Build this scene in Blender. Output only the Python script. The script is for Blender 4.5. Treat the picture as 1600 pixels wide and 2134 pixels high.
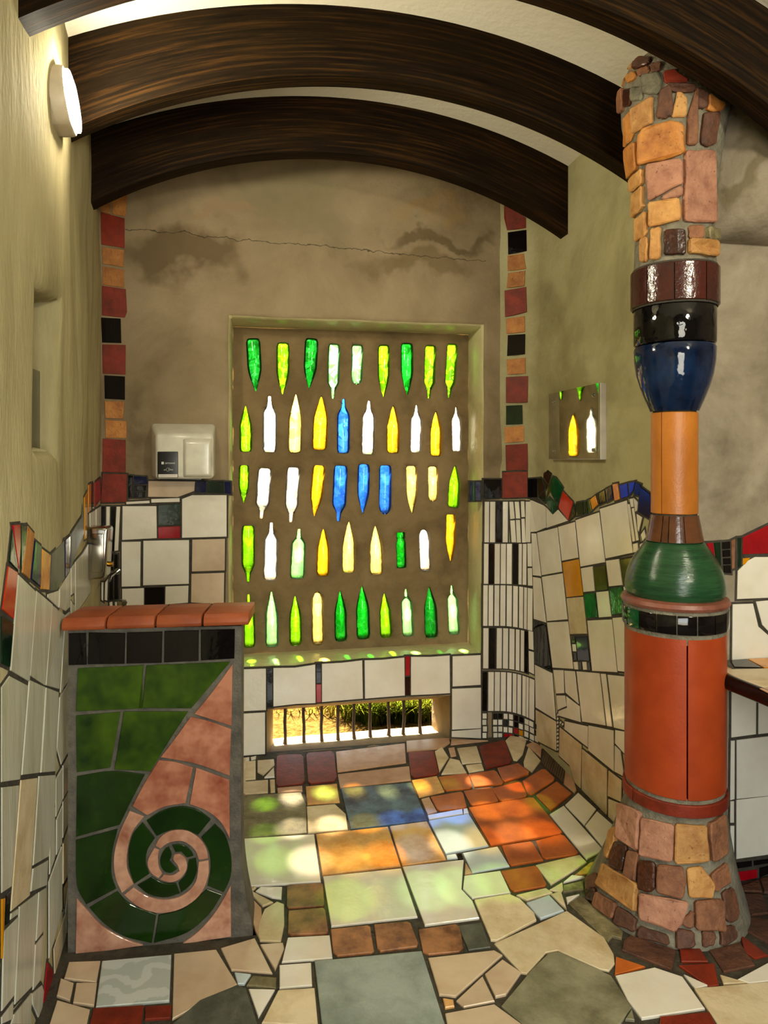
import bpy, bmesh, math, random
from mathutils import Vector, noise, geometry
random.seed(7)
scene = bpy.context.scene
for o in list(bpy.data.objects):
    bpy.data.objects.remove(o)

# ------------------------------------------------------------------ camera
F, YAW, HZ, EYE = 1450.0, math.radians(10.55), 955.0, 1.5
SA, CA = math.sin(YAW), math.cos(YAW)
cam_d = bpy.data.cameras.new('camera')
cam_d.sensor_fit = 'AUTO'
cam_d.sensor_width = 36.0
cam_d.lens = F / 2134.0 * 36.0
cam_d.shift_y = -(1067.0 - HZ) / 2134.0
cam_d.clip_start = 0.02
cam = bpy.data.objects.new('camera', cam_d)
scene.collection.objects.link(cam)
cam.location = (0, 0, EYE)
cam.rotation_euler = (math.pi / 2, 0, -YAW)
scene.camera = cam

# ------------------------------------------------------------------ light
vs = scene.view_settings
vs.view_transform = 'Standard'
vs.look = 'None'
vs.gamma = 1.0
vs.use_curve_mapping = False
vs.exposure = 0.45
scene.cycles.use_denoising = True
scene.cycles.max_bounces = 5
scene.cycles.diffuse_bounces = 4
scene.cycles.glossy_bounces = 3
scene.cycles.transparent_max_bounces = 12
scene.cycles.use_adaptive_sampling = True
scene.cycles.adaptive_threshold = 0.04
scene.cycles.adaptive_min_samples = 12
scene.cycles.sample_clamp_indirect = 6.0
scene.cycles.caustics_reflective = False
scene.cycles.caustics_refractive = False

world = bpy.data.worlds.new('sky')
scene.world = world
world.use_nodes = True
wn = world.node_tree
wn.nodes.clear()
w_out = wn.nodes.new('ShaderNodeOutputWorld')
w_bg = wn.nodes.new('ShaderNodeBackground')
w_sky = wn.nodes.new('ShaderNodeTexSky')
w_sky.sky_type = 'NISHITA'
w_sky.sun_disc = False
w_sky.sun_elevation = math.radians(54)
w_sky.sun_rotation = math.radians(0)
w_sky.air_density = 1.2
w_sky.dust_density = 2.5
w_bg.inputs['Strength'].default_value = 0.75
wn.links.new(w_sky.outputs[0], w_bg.inputs[0])
wn.links.new(w_bg.outputs[0], w_out.inputs[0])

def light(name, kind, loc, energy, color, size=None, size_y=None, aim=None):
    d = bpy.data.lights.new(name, kind)
    d.energy = energy
    d.color = color
    if kind == 'AREA':
        d.shape = 'RECTANGLE'
        d.size = size
        d.size_y = size_y or size
    elif kind == 'SUN':
        d.angle = math.radians(size)
    else:
        d.shadow_soft_size = size
    o = bpy.data.objects.new(name, d)
    scene.collection.objects.link(o)
    o.location = loc
    if aim:
        o.rotation_euler = (Vector(aim) - Vector(loc)).to_track_quat('-Z', 'Y').to_euler()
    return o

SUN_DIR = Vector((0.10, -1.0, -1.40))
light('sun', 'SUN', (0, 8, 9), 120.0, (1.0, 0.93, 0.74), 4.2, aim=Vector((0, 8, 9)) + SUN_DIR)
light('doorway_daylight', 'AREA', (0.55, -1.15, 1.35), 42.0, (1.0, 0.97, 0.84), 0.95, 1.7, aim=(0.5, 3, 1.25))
light('ceiling_lamp', 'AREA', (1.55, 0.1, 2.55), 22.0, (1.0, 0.93, 0.70), 0.25, 0.25, aim=(0.9, 2.6, 0.9))

# ------------------------------------------------------------------ helpers
LOC = {}
def link(o, parent=None, world_loc=(0, 0, 0)):
    scene.collection.objects.link(o)
    wl = Vector(world_loc)
    if parent is not None:
        o.parent = parent
        o.location = wl - LOC[parent.name]
    else:
        o.location = wl
    LOC[o.name] = wl
    return o

def tag(o, label=None, cat=None, group=None, kind=None):
    if label: o['label'] = label
    if cat: o['category'] = cat
    if group: o['group'] = group
    if kind: o['kind'] = kind
    return o

def empty(name, loc):
    o = bpy.data.objects.new(name, None)
    o.empty_display_size = 0.05
    return link(o, None, loc)

def build(name, verts, faces, mat, parent=None, smooth=False, origin=None, uvs=None):
    """one mesh object; verts in world space, origin at the centre of its base"""
    vs_ = [Vector(v) for v in verts]
    if origin is None:
        lo = [min(v[i] for v in vs_) for i in range(3)]
        hi = [max(v[i] for v in vs_) for i in range(3)]
        origin = Vector(((lo[0] + hi[0]) / 2, (lo[1] + hi[1]) / 2, lo[2]))
    origin = Vector(origin)
    me = bpy.data.meshes.new(name)
    me.from_pydata([v - origin for v in vs_], [], faces)
    me.materials.append(mat)
    if uvs:
        uv = me.uv_layers.new(name='UVMap')
        for p in me.polygons:
            for li in p.loop_indices:
                uv.data[li].uv = uvs[me.loops[li].vertex_index]
    bm = bmesh.new()
    bm.from_mesh(me)
    bmesh.ops.recalc_face_normals(bm, faces=bm.faces)
    bm.to_mesh(me)
    bm.free()
    if smooth:
        for p in me.polygons:
            p.use_smooth = True
        me.set_sharp_from_angle(angle=math.radians(42))
    o = bpy.data.objects.new(name, me)
    return link(o, parent, origin)

def from_bm(name, bm, mat, parent=None, smooth=True):
    vs_ = [v.co.copy() for v in bm.verts]
    for i, v in enumerate(bm.verts): v.index = i
    fs = [[v.index for v in f.verts] for f in bm.faces]
    bm.free()
    return build(name, vs_, fs, mat, parent, smooth)

def box_bm(x0, x1, y0, y1, z0, z1, bevel=0.0, seg=3):
    bm = bmesh.new()
    bmesh.ops.create_cube(bm, size=1)
    for v in bm.verts:
        v.co = Vector((x0 if v.co.x < 0 else x1, y0 if v.co.y < 0 else y1, z0 if v.co.z < 0 else z1))
    if bevel:
        bmesh.ops.bevel(bm, geom=list(bm.edges), offset=bevel, segments=seg, profile=0.5, affect='EDGES')
    return bm

def tube(path, radii, seg=12, cap=True):
    vs_, fs = [], []
    n = len(path)
    path = [Vector(p) for p in path]
    if not isinstance(radii, (list, tuple)): radii = [radii] * n
    for i, p in enumerate(path):
        d = (path[min(i + 1, n - 1)] - path[max(i - 1, 0)]).normalized()
        a = Vector((0, 0, 1)) if abs(d.z) < 0.9 else Vector((1, 0, 0))
        u = d.cross(a).normalized(); w = d.cross(u)
        for k in range(seg):
            t = 2 * math.pi * k / seg
            vs_.append(p + (u * math.cos(t) + w * math.sin(t)) * radii[i])
    for i in range(n - 1):
        for k in range(seg):
            k2 = (k + 1) % seg
            fs.append([i * seg + k, i * seg + k2, (i + 1) * seg + k2, (i + 1) * seg + k])
    if cap:
        fs.append(list(range(seg))[::-1])
        fs.append([(n - 1) * seg + k for k in range(seg)])
    return vs_, fs

# ------------------------------------------------------------------ materials
def srgb(c):
    return tuple(((v / 255) / 12.92 if v / 255 <= 0.04045 else ((v / 255 + 0.055) / 1.055) ** 2.4) for v in c) + (1.0,)

class NT:
    def __init__(self, name):
        self.m = bpy.data.materials.new(name)
        self.m.use_nodes = True
        self.t = self.m.node_tree
        self.t.nodes.clear()
        self.out = self.n('ShaderNodeOutputMaterial')
    def n(self, kind, **kw):
        nd = self.t.nodes.new(kind)
        for k, v in kw.items():
            if hasattr(nd, k): setattr(nd, k, v)
            else: nd.inputs[k].default_value = v
        return nd
    def l(self, a, b):
        self.t.links.new(a, b)
    def noise(self, vec, scale, detail=5, rough=0.55, dist=0.0):
        nd = self.n('ShaderNodeTexNoise')
        nd.inputs['Scale'].default_value = scale
        nd.inputs['Detail'].default_value = detail
        nd.inputs['Roughness'].default_value = rough
        nd.inputs['Distortion'].default_value = dist
        self.l(vec, nd.inputs['Vector'])
        return nd.outputs[0]
    def ramp(self, fac, stops):
        nd = self.n('ShaderNodeValToRGB')
        cr = nd.color_ramp
        while len(cr.elements) > 2: cr.elements.remove(cr.elements[-1])
        while len(cr.elements) < len(stops): cr.elements.new(0.5)
        for e, (p, c) in zip(cr.elements, stops):
            e.position = p
            e.color = c if len(c) == 4 else srgb(c)
        self.l(fac, nd.inputs[0])
        return nd.outputs[0]
    def mix(self, fac, a, b, mode='MIX'):
        nd = self.n('ShaderNodeMix', data_type='RGBA', blend_type=mode)
        for s, v in ((nd.inputs[0], fac), (nd.inputs[6], a), (nd.inputs[7], b)):
            if isinstance(v, bpy.types.NodeSocket): self.l(v, s)
            elif isinstance(v, (int, float)): s.default_value = v
            else: s.default_value = v if len(v) == 4 else srgb(v)
        return nd.outputs[2]
    def math(self, op, a, b=0.0):
        nd = self.n('ShaderNodeMath', operation=op)
        for s, v in ((nd.inputs[0], a), (nd.inputs[1], b)):
            if isinstance(v, bpy.types.NodeSocket): self.l(v, s)
            else: s.default_value = v
        return nd.outputs[0]

def vary(nt):
    """object coordinates shifted by a random amount per object, and the random value"""
    tc = nt.n('ShaderNodeTexCoord')
    oi = nt.n('ShaderNodeObjectInfo')
    sc = nt.math('MULTIPLY', oi.outputs['Random'], 40.0)
    va = nt.n('ShaderNodeVectorMath', operation='ADD')
    nt.l(tc.outputs['Object'], va.inputs[0])
    nt.l(sc, va.inputs[1])
    return va.outputs[0], oi.outputs['Random']

def ceramic(name, c, c2=None, scale=9.0, rough=0.18, bump=0.0, bscale=30.0, rnd=0.10, spec=0.5, lo=0.35, hi=0.7, coat=0.0, speck=None, stretch=None, bdet=2, cdet=3):
    nt = NT(name)
    v, r = vary(nt)
    if stretch:
        mp = nt.n('ShaderNodeMapping')
        mp.inputs['Scale'].default_value = stretch
        nt.l(v, mp.inputs[0]); v = mp.outputs[0]
    c2 = c2 or tuple(x * 0.88 for x in c)
    f = nt.noise(v, scale, cdet, 0.65)
    col = nt.ramp(f, [(lo, c), (hi, c2)])
    if speck:
        s = nt.noise(v, 90.0, 2, 0.5)
        sm = nt.ramp(s, [(0.66, (0, 0, 0)), (0.74, (255, 255, 255))])
        col = nt.mix(nt.math('MULTIPLY', sm, 0.75), col, speck)
    k = nt.math('ADD', nt.math('MULTIPLY', r, 2 * rnd), 1.0 - rnd)
    hs = nt.n('ShaderNodeHueSaturation')
    nt.l(col, hs.inputs['Color']); nt.l(k, hs.inputs['Value'])
    b = nt.n('ShaderNodeBsdfPrincipled')
    nt.l(hs.outputs[0], b.inputs['Base Color'])
    b.inputs['Roughness'].default_value = rough
    b.inputs['Specular IOR Level'].default_value = spec
    b.inputs['Coat Weight'].default_value = coat
    b.inputs['Coat Roughness'].default_value = 0.08
    if bump:
        bn = nt.n('ShaderNodeBump')
        bn.inputs['Strength'].default_value = bump
        bn.inputs['Distance'].default_value = 0.01
        nt.l(nt.noise(v, bscale, bdet, 0.62), bn.inputs['Height'])
        nt.l(bn.outputs[0], b.inputs['Normal'])
    nt.l(b.outputs[0], nt.out.inputs[0])
    return nt.m

def plain(name, c, rough=0.5, metal=0.0, spec=0.5):
    nt = NT(name)
    v, r = vary(nt)
    col = nt.ramp(nt.noise(v, 14.0, 4), [(0.3, c), (0.75, tuple(x * 0.9 for x in c))])
    b = nt.n('ShaderNodeBsdfPrincipled')
    nt.l(col, b.inputs['Base Color'])
    b.inputs['Roughness'].default_value = rough
    b.inputs['Metallic'].default_value = metal
    b.inputs['Specular IOR Level'].default_value = spec
    nt.l(b.outputs[0], nt.out.inputs[0])
    return nt.m

M = {}
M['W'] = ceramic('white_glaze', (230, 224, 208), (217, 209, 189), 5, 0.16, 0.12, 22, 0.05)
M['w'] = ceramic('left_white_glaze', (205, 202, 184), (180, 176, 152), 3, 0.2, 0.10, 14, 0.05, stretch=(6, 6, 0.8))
M['C'] = ceramic('cream_stone', (220, 203, 166), (188, 164, 120), 8, 0.33, 0.25, 30, 0.09, bdet=5, cdet=7, lo=0.40, hi=0.68)
M['P'] = ceramic('pink_beige_tile', (196, 156, 122), (170, 126, 92), 9, 0.35, 0.12, 30, 0.08)
M['p'] = ceramic('pale_pink_tile', (208, 186, 156), (190, 164, 134), 7, 0.25, 0.05, 30, 0.06)
M['T'] = ceramic('red_terracotta', (132, 44, 22), (98, 32, 16), 14, 0.5, 0.2, 45, 0.10, spec=0.3, bdet=4)
M['Q'] = ceramic('orange_quarry', (190, 100, 36), (148, 68, 20), 10, 0.30, 0.15, 35, 0.10)
M['q'] = ceramic('brown_quarry', (164, 110, 68), (96, 56, 32), 12, 0.40, 0.3, 30, 0.12, bdet=5, cdet=6, lo=0.40, hi=0.66)
M['K'] = ceramic('black_glaze', (13, 9, 10), (20, 15, 14), 6, 0.07, 0.05, 25, 0.1, spec=0.35)
M['R'] = ceramic('red_glaze', (168, 14, 26), (140, 10, 20), 8, 0.15, 0.05, 25, 0.1)
M['r'] = ceramic('orange_red_glaze', (190, 52, 22), (166, 36, 16), 8, 0.15, 0.05, 25, 0.1)
M['G'] = ceramic('green_glaze', (16, 92, 44), (8, 52, 28), 14, 0.10, 0.1, 25, 0.1)
M['g'] = ceramic('dark_green_glaze', (18, 46, 24), (10, 26, 14), 14, 0.12, 0.1, 25, 0.1)
M['V'] = ceramic('olive_glaze', (74, 84, 16), (56, 66, 10), 10, 0.12, 0.05, 25, 0.05)
M['Y'] = ceramic('yellow_glaze', (214, 146, 8), (196, 128, 4), 6, 0.14, 0.04, 25, 0.05)
M['O'] = ceramic('ochre_brick', (188, 126, 56), (150, 88, 32), 16, 0.6, 0.4, 60, 0.12, speck=(90, 44, 16))
M['o'] = ceramic('amber_glaze', (224, 148, 40), (180, 104, 20), 16, 0.15, 0.1, 30, 0.1)
M['B'] = ceramic('blue_glaze', (34, 44, 190), (24, 28, 130), 10, 0.12, 0.05, 25, 0.1)
M['N'] = ceramic('navy_glaze', (14, 22, 70), (8, 12, 44), 10, 0.10, 0.05, 25, 0.15)
M['S'] = ceramic('blue_grey_slate', (156, 166, 156), (104, 116, 108), 5, 0.42, 0.9, 8, 0.06, bdet=8, cdet=8, lo=0.38, hi=0.66)
M['s'] = ceramic('dark_slate', (92, 94, 82), (50, 52, 44), 7, 0.40, 0.6, 12, 0.06, bdet=7, cdet=7, lo=0.38, hi=0.64)
M['L'] = ceramic('olive_stone', (136, 126, 90), (90, 80, 54), 14, 0.5, 0.8, 30, 0.08, bdet=6, cdet=6, lo=0.38, hi=0.64)
M['l'] = ceramic('grey_green_stone', (142, 138, 110), (88, 86, 62), 7, 0.48, 1.0, 6, 0.06, bdet=9, cdet=8, lo=0.38, hi=0.66)
M['Z'] = ceramic('blue_slab', (88, 120, 142), (18, 32, 66), 9, 0.28, 0.35, 22, 0.04, bdet=6, cdet=8, lo=0.36, hi=0.64)
M['D'] = ceramic('sand_tile', (224, 174, 108), (184, 124, 60), 8, 0.26, 0.08, 30, 0.06, cdet=6, lo=0.38, hi=0.66)
M['F'] = ceramic('pale_blue_and_lit_white', (196, 208, 208), (178, 190, 190), 6, 0.22, 0.05, 30, 0.05)  # pale blue tiles, and white pavers with blue bottle light painted in
M['E'] = ceramic('brown_brick', (142, 94, 62), (104, 62, 40), 18, 0.75, 0.6, 50, 0.16, speck=(70, 40, 26))
M['e'] = ceramic('dark_brick', (104, 64, 42), (70, 42, 28), 18, 0.7, 0.6, 50, 0.15)
M['y'] = ceramic('yellow_brick', (190, 142, 80), (156, 104, 50), 16, 0.7, 0.55, 45, 0.12, speck=(110, 62, 24))
M['i'] = ceramic('pink_brick', (170, 122, 96), (136, 88, 68), 18, 0.75, 0.55, 50, 0.10, speck=(90, 52, 40))
M['k'] = ceramic('burnt_brick', (40, 20, 14), (80, 36, 14), 14, 0.35, 0.7, 40, 0.1)
M['j'] = ceramic('grey_stone', (120, 114, 92), (70, 68, 54), 22, 0.8, 0.7, 40, 0.1)
M['n'] = ceramic('green_panel_glaze', (70, 98, 14), (18, 46, 8), 6.5, 0.14, 0.06, 40, 0.12, lo=0.25, hi=0.65)
M['u'] = ceramic('dark_green_panel_glaze', (26, 54, 8), (12, 32, 6), 7, 0.16, 0.06, 40, 0.1)
M['v'] = ceramic('pink_glaze', (190, 128, 100), (136, 70, 50), 11, 0.16, 0.12, 26, 0.08)
M['a'] = ceramic('pale_pink_glaze', (198, 152, 124), (146, 90, 70), 13, 0.16, 0.12, 26, 0.08)
M['c'] = ceramic('coping_terracotta', (152, 78, 42), (128, 60, 32), 9, 0.5, 0.1, 40, 0.08, spec=0.3)
M['grout'] = ceramic('dark_grout', (66, 60, 48), (46, 42, 34), 30, 0.85, 0.4, 120, 0.0)
M['floor_grout'] = ceramic('floor_grout', (70, 64, 48), (44, 40, 30), 25, 0.8, 0.4, 90, 0.0)
M['mortar'] = ceramic('grey_mortar', (128, 122, 104), (92, 86, 72), 24, 0.9, 0.6, 80, 0.0)
M['cement'] = ceramic('dark_cement', (98, 92, 80), (66, 62, 54), 16, 0.7, 0.4, 60, 0.0)
M['x'] = ceramic('checker_tile', (230, 225, 210), (226, 220, 205), 9, 0.3)

# patterned floor tile: soft grey leaf scrolls
nt = NT('leaf_pattern_tile')
v, r = vary(nt)
wv = nt.n('ShaderNodeTexWave', wave_type='RINGS')
wv.inputs['Scale'].default_value = 5.0; wv.inputs['Distortion'].default_value = 9.0
wv.inputs['Detail'].default_value = 3.0; wv.inputs['Detail Scale'].default_value = 2.0
nt.l(v, wv.inputs[0])
col = nt.ramp(wv.outputs[0], [(0.35, (198, 202, 196)), (0.6, (178, 184, 176))])
b = nt.n('ShaderNodeBsdfPrincipled', Roughness=0.25)
nt.l(col, b.inputs['Base Color']); nt.l(b.outputs[0], nt.out.inputs[0])
M['f'] = nt.m

# ribbed dark tile
nt = NT('ribbed_tile')
tc = nt.n('ShaderNodeTexCoord')
wv = nt.n('ShaderNodeTexWave', wave_type='BANDS', bands_direction='X')
wv.inputs['Scale'].default_value = 28.0
mp = nt.n('ShaderNodeMapping'); mp.inputs['Rotation'].default_value = (0, 0, 0.55)
nt.l(tc.outputs['Object'], mp.inputs[0]); nt.l(mp.outputs[0], wv.inputs[0])
b = nt.n('ShaderNodeBsdfPrincipled', Roughness=0.45)
nt.l(nt.ramp(wv.outputs[0], [(0.2, (62, 40, 22)), (0.8, (92, 62, 36))]), b.inputs['Base Color'])
bn = nt.n('ShaderNodeBump', Strength=0.8, Distance=0.004)
nt.l(wv.outputs[0], bn.inputs['Height']); nt.l(bn.outputs[0], b.inputs['Normal'])
nt.l(b.outputs[0], nt.out.inputs[0])
M['m'] = nt.m

def plaster(name, base, dark, light_, stains=(), scale=1.6, streak=False, cracks=()):
    nt = NT(name)
    tc = nt.n('ShaderNodeTexCoord')
    v = tc.outputs['Object']
    if streak:
        mp = nt.n('ShaderNodeMapping'); mp.inputs['Scale'].default_value = (2.2, 2.2, 0.55)
        nt.l(v, mp.inputs[0]); vn = mp.outputs[0]
    else:
        vn = v
    n1 = nt.noise(vn, scale, 5, 0.62, 0.4)
    col = nt.ramp(n1, [(0.30, dark), (0.5, base), (0.70, light_)])
    n2 = nt.noise(vn, scale * 5, 4, 0.6)
    col = nt.mix(nt.ramp(n2, [(0.42, (0, 0, 0)), (0.75, (150, 150, 150))]), col, light_)
    sp = nt.noise(v, 160, 0)
    col = nt.mix(nt.ramp(sp, [(0.3, (70, 70, 70)), (0.5, (0, 0, 0))]), col, dark)
    # damp patches: each a blotch with a ragged rim, at its own place on the wall
    dn = nt.n('ShaderNodeTexNoise'); dn.inputs['Scale'].default_value = 4.5; dn.inputs['Detail'].default_value = 4
    nt.l(v, dn.inputs['Vector'])
    off = nt.n('ShaderNodeVectorMath', operation='SUBTRACT'); off.inputs[1].default_value = (0.5, 0.5, 0.5)
    nt.l(dn.outputs['Color'], off.inputs[0])
    sc = nt.n('ShaderNodeVectorMath', operation='SCALE'); sc.inputs['Scale'].default_value = 0.5
    nt.l(off.outputs[0], sc.inputs[0])
    ad = nt.n('ShaderNodeVectorMath', operation='ADD')
    nt.l(v, ad.inputs[0]); nt.l(sc.outputs[0], ad.inputs[1])
    for (ctr, rad, c, amt) in stains:
        mp = nt.n('ShaderNodeMapping', vector_type='TEXTURE')
        mp.inputs['Location'].default_value = ctr
        mp.inputs['Scale'].default_value = rad
        nt.l(ad.outputs[0], mp.inputs[0])
        ln = nt.n('ShaderNodeVectorMath', operation='LENGTH')
        nt.l(mp.outputs[0], ln.inputs[0])
        m = nt.ramp(ln.outputs['Value'], [(0.55, (255, 255, 255)), (0.92, (110, 110, 110)), (1.0, (0, 0, 0))])
        col = nt.mix(nt.math('MULTIPLY', m, amt), col, c)
    sx = nt.n('ShaderNodeSeparateXYZ'); nt.l(v, sx.inputs[0])
    for (axis, z0, slope, a0, a1) in cracks:
        # a hairline crack wandering along the wall between a0 and a1
        q = sx.outputs[axis]
        wob = nt.math('MULTIPLY', nt.math('SUBTRACT', nt.noise(v, 5.0, 4, 0.7), 0.5), 0.09)
        zl = nt.math('ADD', nt.math('ADD', nt.math('MULTIPLY', q, slope), z0), wob)
        dz = nt.math('ABSOLUTE', nt.math('SUBTRACT', sx.outputs[2], zl))
        m = nt.math('LESS_THAN', dz, 0.0022)
        m = nt.math('MULTIPLY', m, nt.math('MULTIPLY', nt.math('GREATER_THAN', q, a0), nt.math('LESS_THAN', q, a1)))
        col = nt.mix(nt.math('MULTIPLY', m, 0.75), col, (52, 44, 30))
    b = nt.n('ShaderNodeBsdfPrincipled', Roughness=0.82)
    b.inputs['Specular IOR Level'].default_value = 0.25
    nt.l(col, b.inputs['Base Color'])
    bn = nt.n('ShaderNodeBump', Strength=0.55, Distance=0.02)
    h = nt.math('ADD', nt.math('MULTIPLY', n2, 0.5), nt.math('MULTIPLY', nt.noise(vn, 34, 2), 0.25))
    nt.l(h, bn.inputs['Height']); nt.l(bn.outputs[0], b.inputs['Normal'])
    nt.l(b.outputs[0], nt.out.inputs[0])
    return nt.m

def timber():
    nt = NT('dark_stained_timber')
    uv = nt.n('ShaderNodeUVMap'); uv.uv_map = 'UVMap'
    mp = nt.n('ShaderNodeMapping'); mp.inputs['Scale'].default_value = (1.6, 55.0, 1.0)
    nt.l(uv.outputs[0], mp.inputs[0])
    n1 = nt.noise(mp.outputs[0], 1.6, 7, 0.65)
    mp2 = nt.n('ShaderNodeMapping'); mp2.inputs['Scale'].default_value = (1.2, 5.0, 1.0)
    nt.l(uv.outputs[0], mp2.inputs[0])
    n2 = nt.noise(mp2.outputs[0], 1.5, 5, 0.6)
    col = nt.ramp(n1, [(0.32, (9, 6, 3)), (0.50, (24, 15, 7)), (0.72, (64, 41, 16))])
    col = nt.mix(nt.ramp(n2, [(0.4, (0, 0, 0)), (0.75, (110, 110, 110))]), col, (60, 44, 14))
    b = nt.n('ShaderNodeBsdfPrincipled', Roughness=0.6)
    b.inputs['Specular IOR Level'].default_value = 0.06
    nt.l(col, b.inputs['Base Color'])
    bn = nt.n('ShaderNodeBump', Strength=0.25, Distance=0.005)
    nt.l(n1, bn.inputs['Height']); nt.l(bn.outputs[0], b.inputs['Normal'])
    nt.l(b.outputs[0], nt.out.inputs[0])
    return nt.m
M['timber'] = timber()
M['ceiling'] = plaster('white_ceiling', (226, 218, 196), (216, 208, 186), (232, 226, 206), scale=0.8)
M['chrome'] = plain('chrome', (190, 186, 178), 0.16, 1.0)
M['brass'] = plain('brass', (196, 140, 40), 0.25, 1.0)
M['white_enamel'] = plain('white_enamel', (226, 222, 204), 0.16)
M['white_plastic'] = plain('white_plastic', (214, 200, 172), 0.4)
M['black_plastic'] = plain('black_plastic', (14, 12, 12), 0.3)
M['print_white'] = plain('white_print', (220, 218, 210), 0.6)
M['iron'] = plain('rusty_iron', (66, 48, 34), 0.65)
M['mirror'] = plain('mirror_glass', (222, 228, 214), 0.03, 1.0)
M['dark_glass'] = plain('dark_glass', (16, 18, 24), 0.08)
M['backing'] = plain('white_backing', (214, 206, 196), 0.6)

def bottle_glass(name, c, clear=0.86):
    nt = NT(name)
    v, r = vary(nt)
    mp = nt.n('ShaderNodeMapping'); mp.inputs['Scale'].default_value = (2.2, 2.2, 0.5)
    nt.l(v, mp.inputs[0])
    nz = nt.noise(mp.outputs[0], 11, 2, 0.5, 0.3)
    c2 = tuple(min(255, x * 0.80) for x in c)
    col = nt.ramp(nz, [(0.35, c), (0.72, c2)])
    fine = nt.noise(v, 48, 2, 0.6, 0.8)
    col = nt.mix(nt.ramp(fine, [(0.50, (0, 0, 0)), (0.66, (150, 150, 150))]), col, tuple(min(255, x + 0.45 * (255 - x)) for x in c))
    lw = nt.n('ShaderNodeLayerWeight'); lw.inputs[0].default_value = 0.35     # thicker glass towards the sides absorbs more
    col = nt.mix(nt.math('MULTIPLY', lw.outputs['Facing'], 0.7), col, tuple(x * 0.45 for x in c))
    tr = nt.n('ShaderNodeBsdfTransparent'); tl = nt.n('ShaderNodeBsdfTranslucent')
    gm = nt.n('ShaderNodeGamma'); gm.inputs[1].default_value = 0.78
    nt.l(col, gm.inputs[0]); nt.l(gm.outputs[0], tr.inputs[0]); nt.l(col, tl.inputs[0])
    m1 = nt.n('ShaderNodeMixShader'); m1.inputs[0].default_value = 1 - clear
    nt.l(tr.outputs[0], m1.inputs[1]); nt.l(tl.outputs[0], m1.inputs[2])
    gl = nt.n('ShaderNodeBsdfGlossy'); gl.inputs['Roughness'].default_value = 0.08
    fr = nt.n('ShaderNodeFresnel'); fr.inputs[0].default_value = 1.45
    bn = nt.n('ShaderNodeBump', Strength=0.25, Distance=0.01)
    nt.l(nt.noise(v, 22, 1), bn.inputs['Height'])
    nt.l(bn.outputs[0], gl.inputs['Normal']); nt.l(bn.outputs[0], fr.inputs['Normal'])
    m2 = nt.n('ShaderNodeMixShader')
    nt.l(fr.outputs[0], m2.inputs[0]); nt.l(m1.outputs[0], m2.inputs[1]); nt.l(gl.outputs[0], m2.inputs[2])
    nt.l(m2.outputs[0], nt.out.inputs[0])
    return nt.m
GLASS = {
    'g': ('emerald green', bottle_glass('emerald_glass', (46, 176, 62))),
    'l': ('lime green', bottle_glass('lime_glass', (158, 212, 46))),
    'p': ('pale green', bottle_glass('pale_green_glass', (178, 232, 170))),
    'c': ('clear', bottle_glass('clear_glass', (252, 246, 238), 0.89)),
    'y': ('pale yellow', bottle_glass('yellow_glass', (255, 234, 160))),
    'a': ('amber', bottle_glass('amber_glass', (255, 208, 70))),
    'b': ('blue', bottle_glass('blue_glass', (84, 150, 246))),
    'd': ('dark green', bottle_glass('dark_green_glass', (40, 140, 56), 0.8)),
}
# ------------------------------------------------------------------ the room's surfaces
YB, XR, YA = 3.57, 1.46, 2.20          # back wall, right wall, wall of the side recess
RF = 0.16                              # radius of the rounded corner at the right of the back wall
LEFT = [(-2.0, -0.60), (1.9, -0.572), (2.25, -0.575), (3.57, -0.735), (4.0, -0.787)]
def left_x(y):
    for (a, xa), (b_, xb) in zip(LEFT, LEFT[1:]):
        if y <= b_:
            return xa + (xb - xa) * (y - a) / (b_ - a)
    return LEFT[-1][1]

def ray(px, py):
    return Vector((F * SA + (px - 800) * CA, F * CA - (px - 800) * SA, HZ - py))
EYEV = Vector((0, 0, EYE))

def s_floor(px, py, z=0.0):
    d = ray(px, py)
    return EYEV + d * ((z - EYE) / d.z), Vector((0, 0, 1))
def s_back(px, py, y=YB):
    d = ray(px, py)
    return EYEV + d * (y / d.y), Vector((0, -1, 0))
def s_alcove(px, py):
    return s_back(px, py, YA)
def s_right(px, py):
    d = ray(px, py)
    t = YB / d.y
    if d.x * t <= XR - RF:
        return EYEV + d * t, Vector((0, -1, 0))
    t = XR / d.x
    if d.y * t <= YB - RF:
        return EYEV + d * t, Vector((-1, 0, 0))
    cx, cy = XR - RF, YB - RF
    a = d.x ** 2 + d.y ** 2
    b_ = -2 * (d.x * cx + d.y * cy)
    c = cx * cx + cy * cy - RF * RF
    t = (-b_ + math.sqrt(max(b_ * b_ - 4 * a * c, 0))) / (2 * a)
    p = EYEV + d * t
    return p, Vector((cx - p.x, cy - p.y, 0)).normalized()
def s_left(px, py):
    d = ray(px, py)
    lo, hi = 0.5 / d.y, 3.8 / d.y
    for _ in range(50):
        m = (lo + hi) / 2
        if d.x * m > left_x(d.y * m): lo = m
        else: hi = m
    y = d.y * lo
    sl = (left_x(y + 0.02) - left_x(y - 0.02)) / 0.04
    return EYEV + d * lo, Vector((1, -sl, 0)).normalized()

PO, PU = Vector((-0.558, 2.25, 0)), Vector((0.999, -0.045, 0)).normalized()   # front of the spiral partition
PN = Vector((PU.y, -PU.x, 0))
def s_part(px, py):
    d = ray(px, py)
    t = (PO - EYEV).dot(PN) / d.dot(PN)
    return EYEV + d * t, PN.copy()

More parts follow.
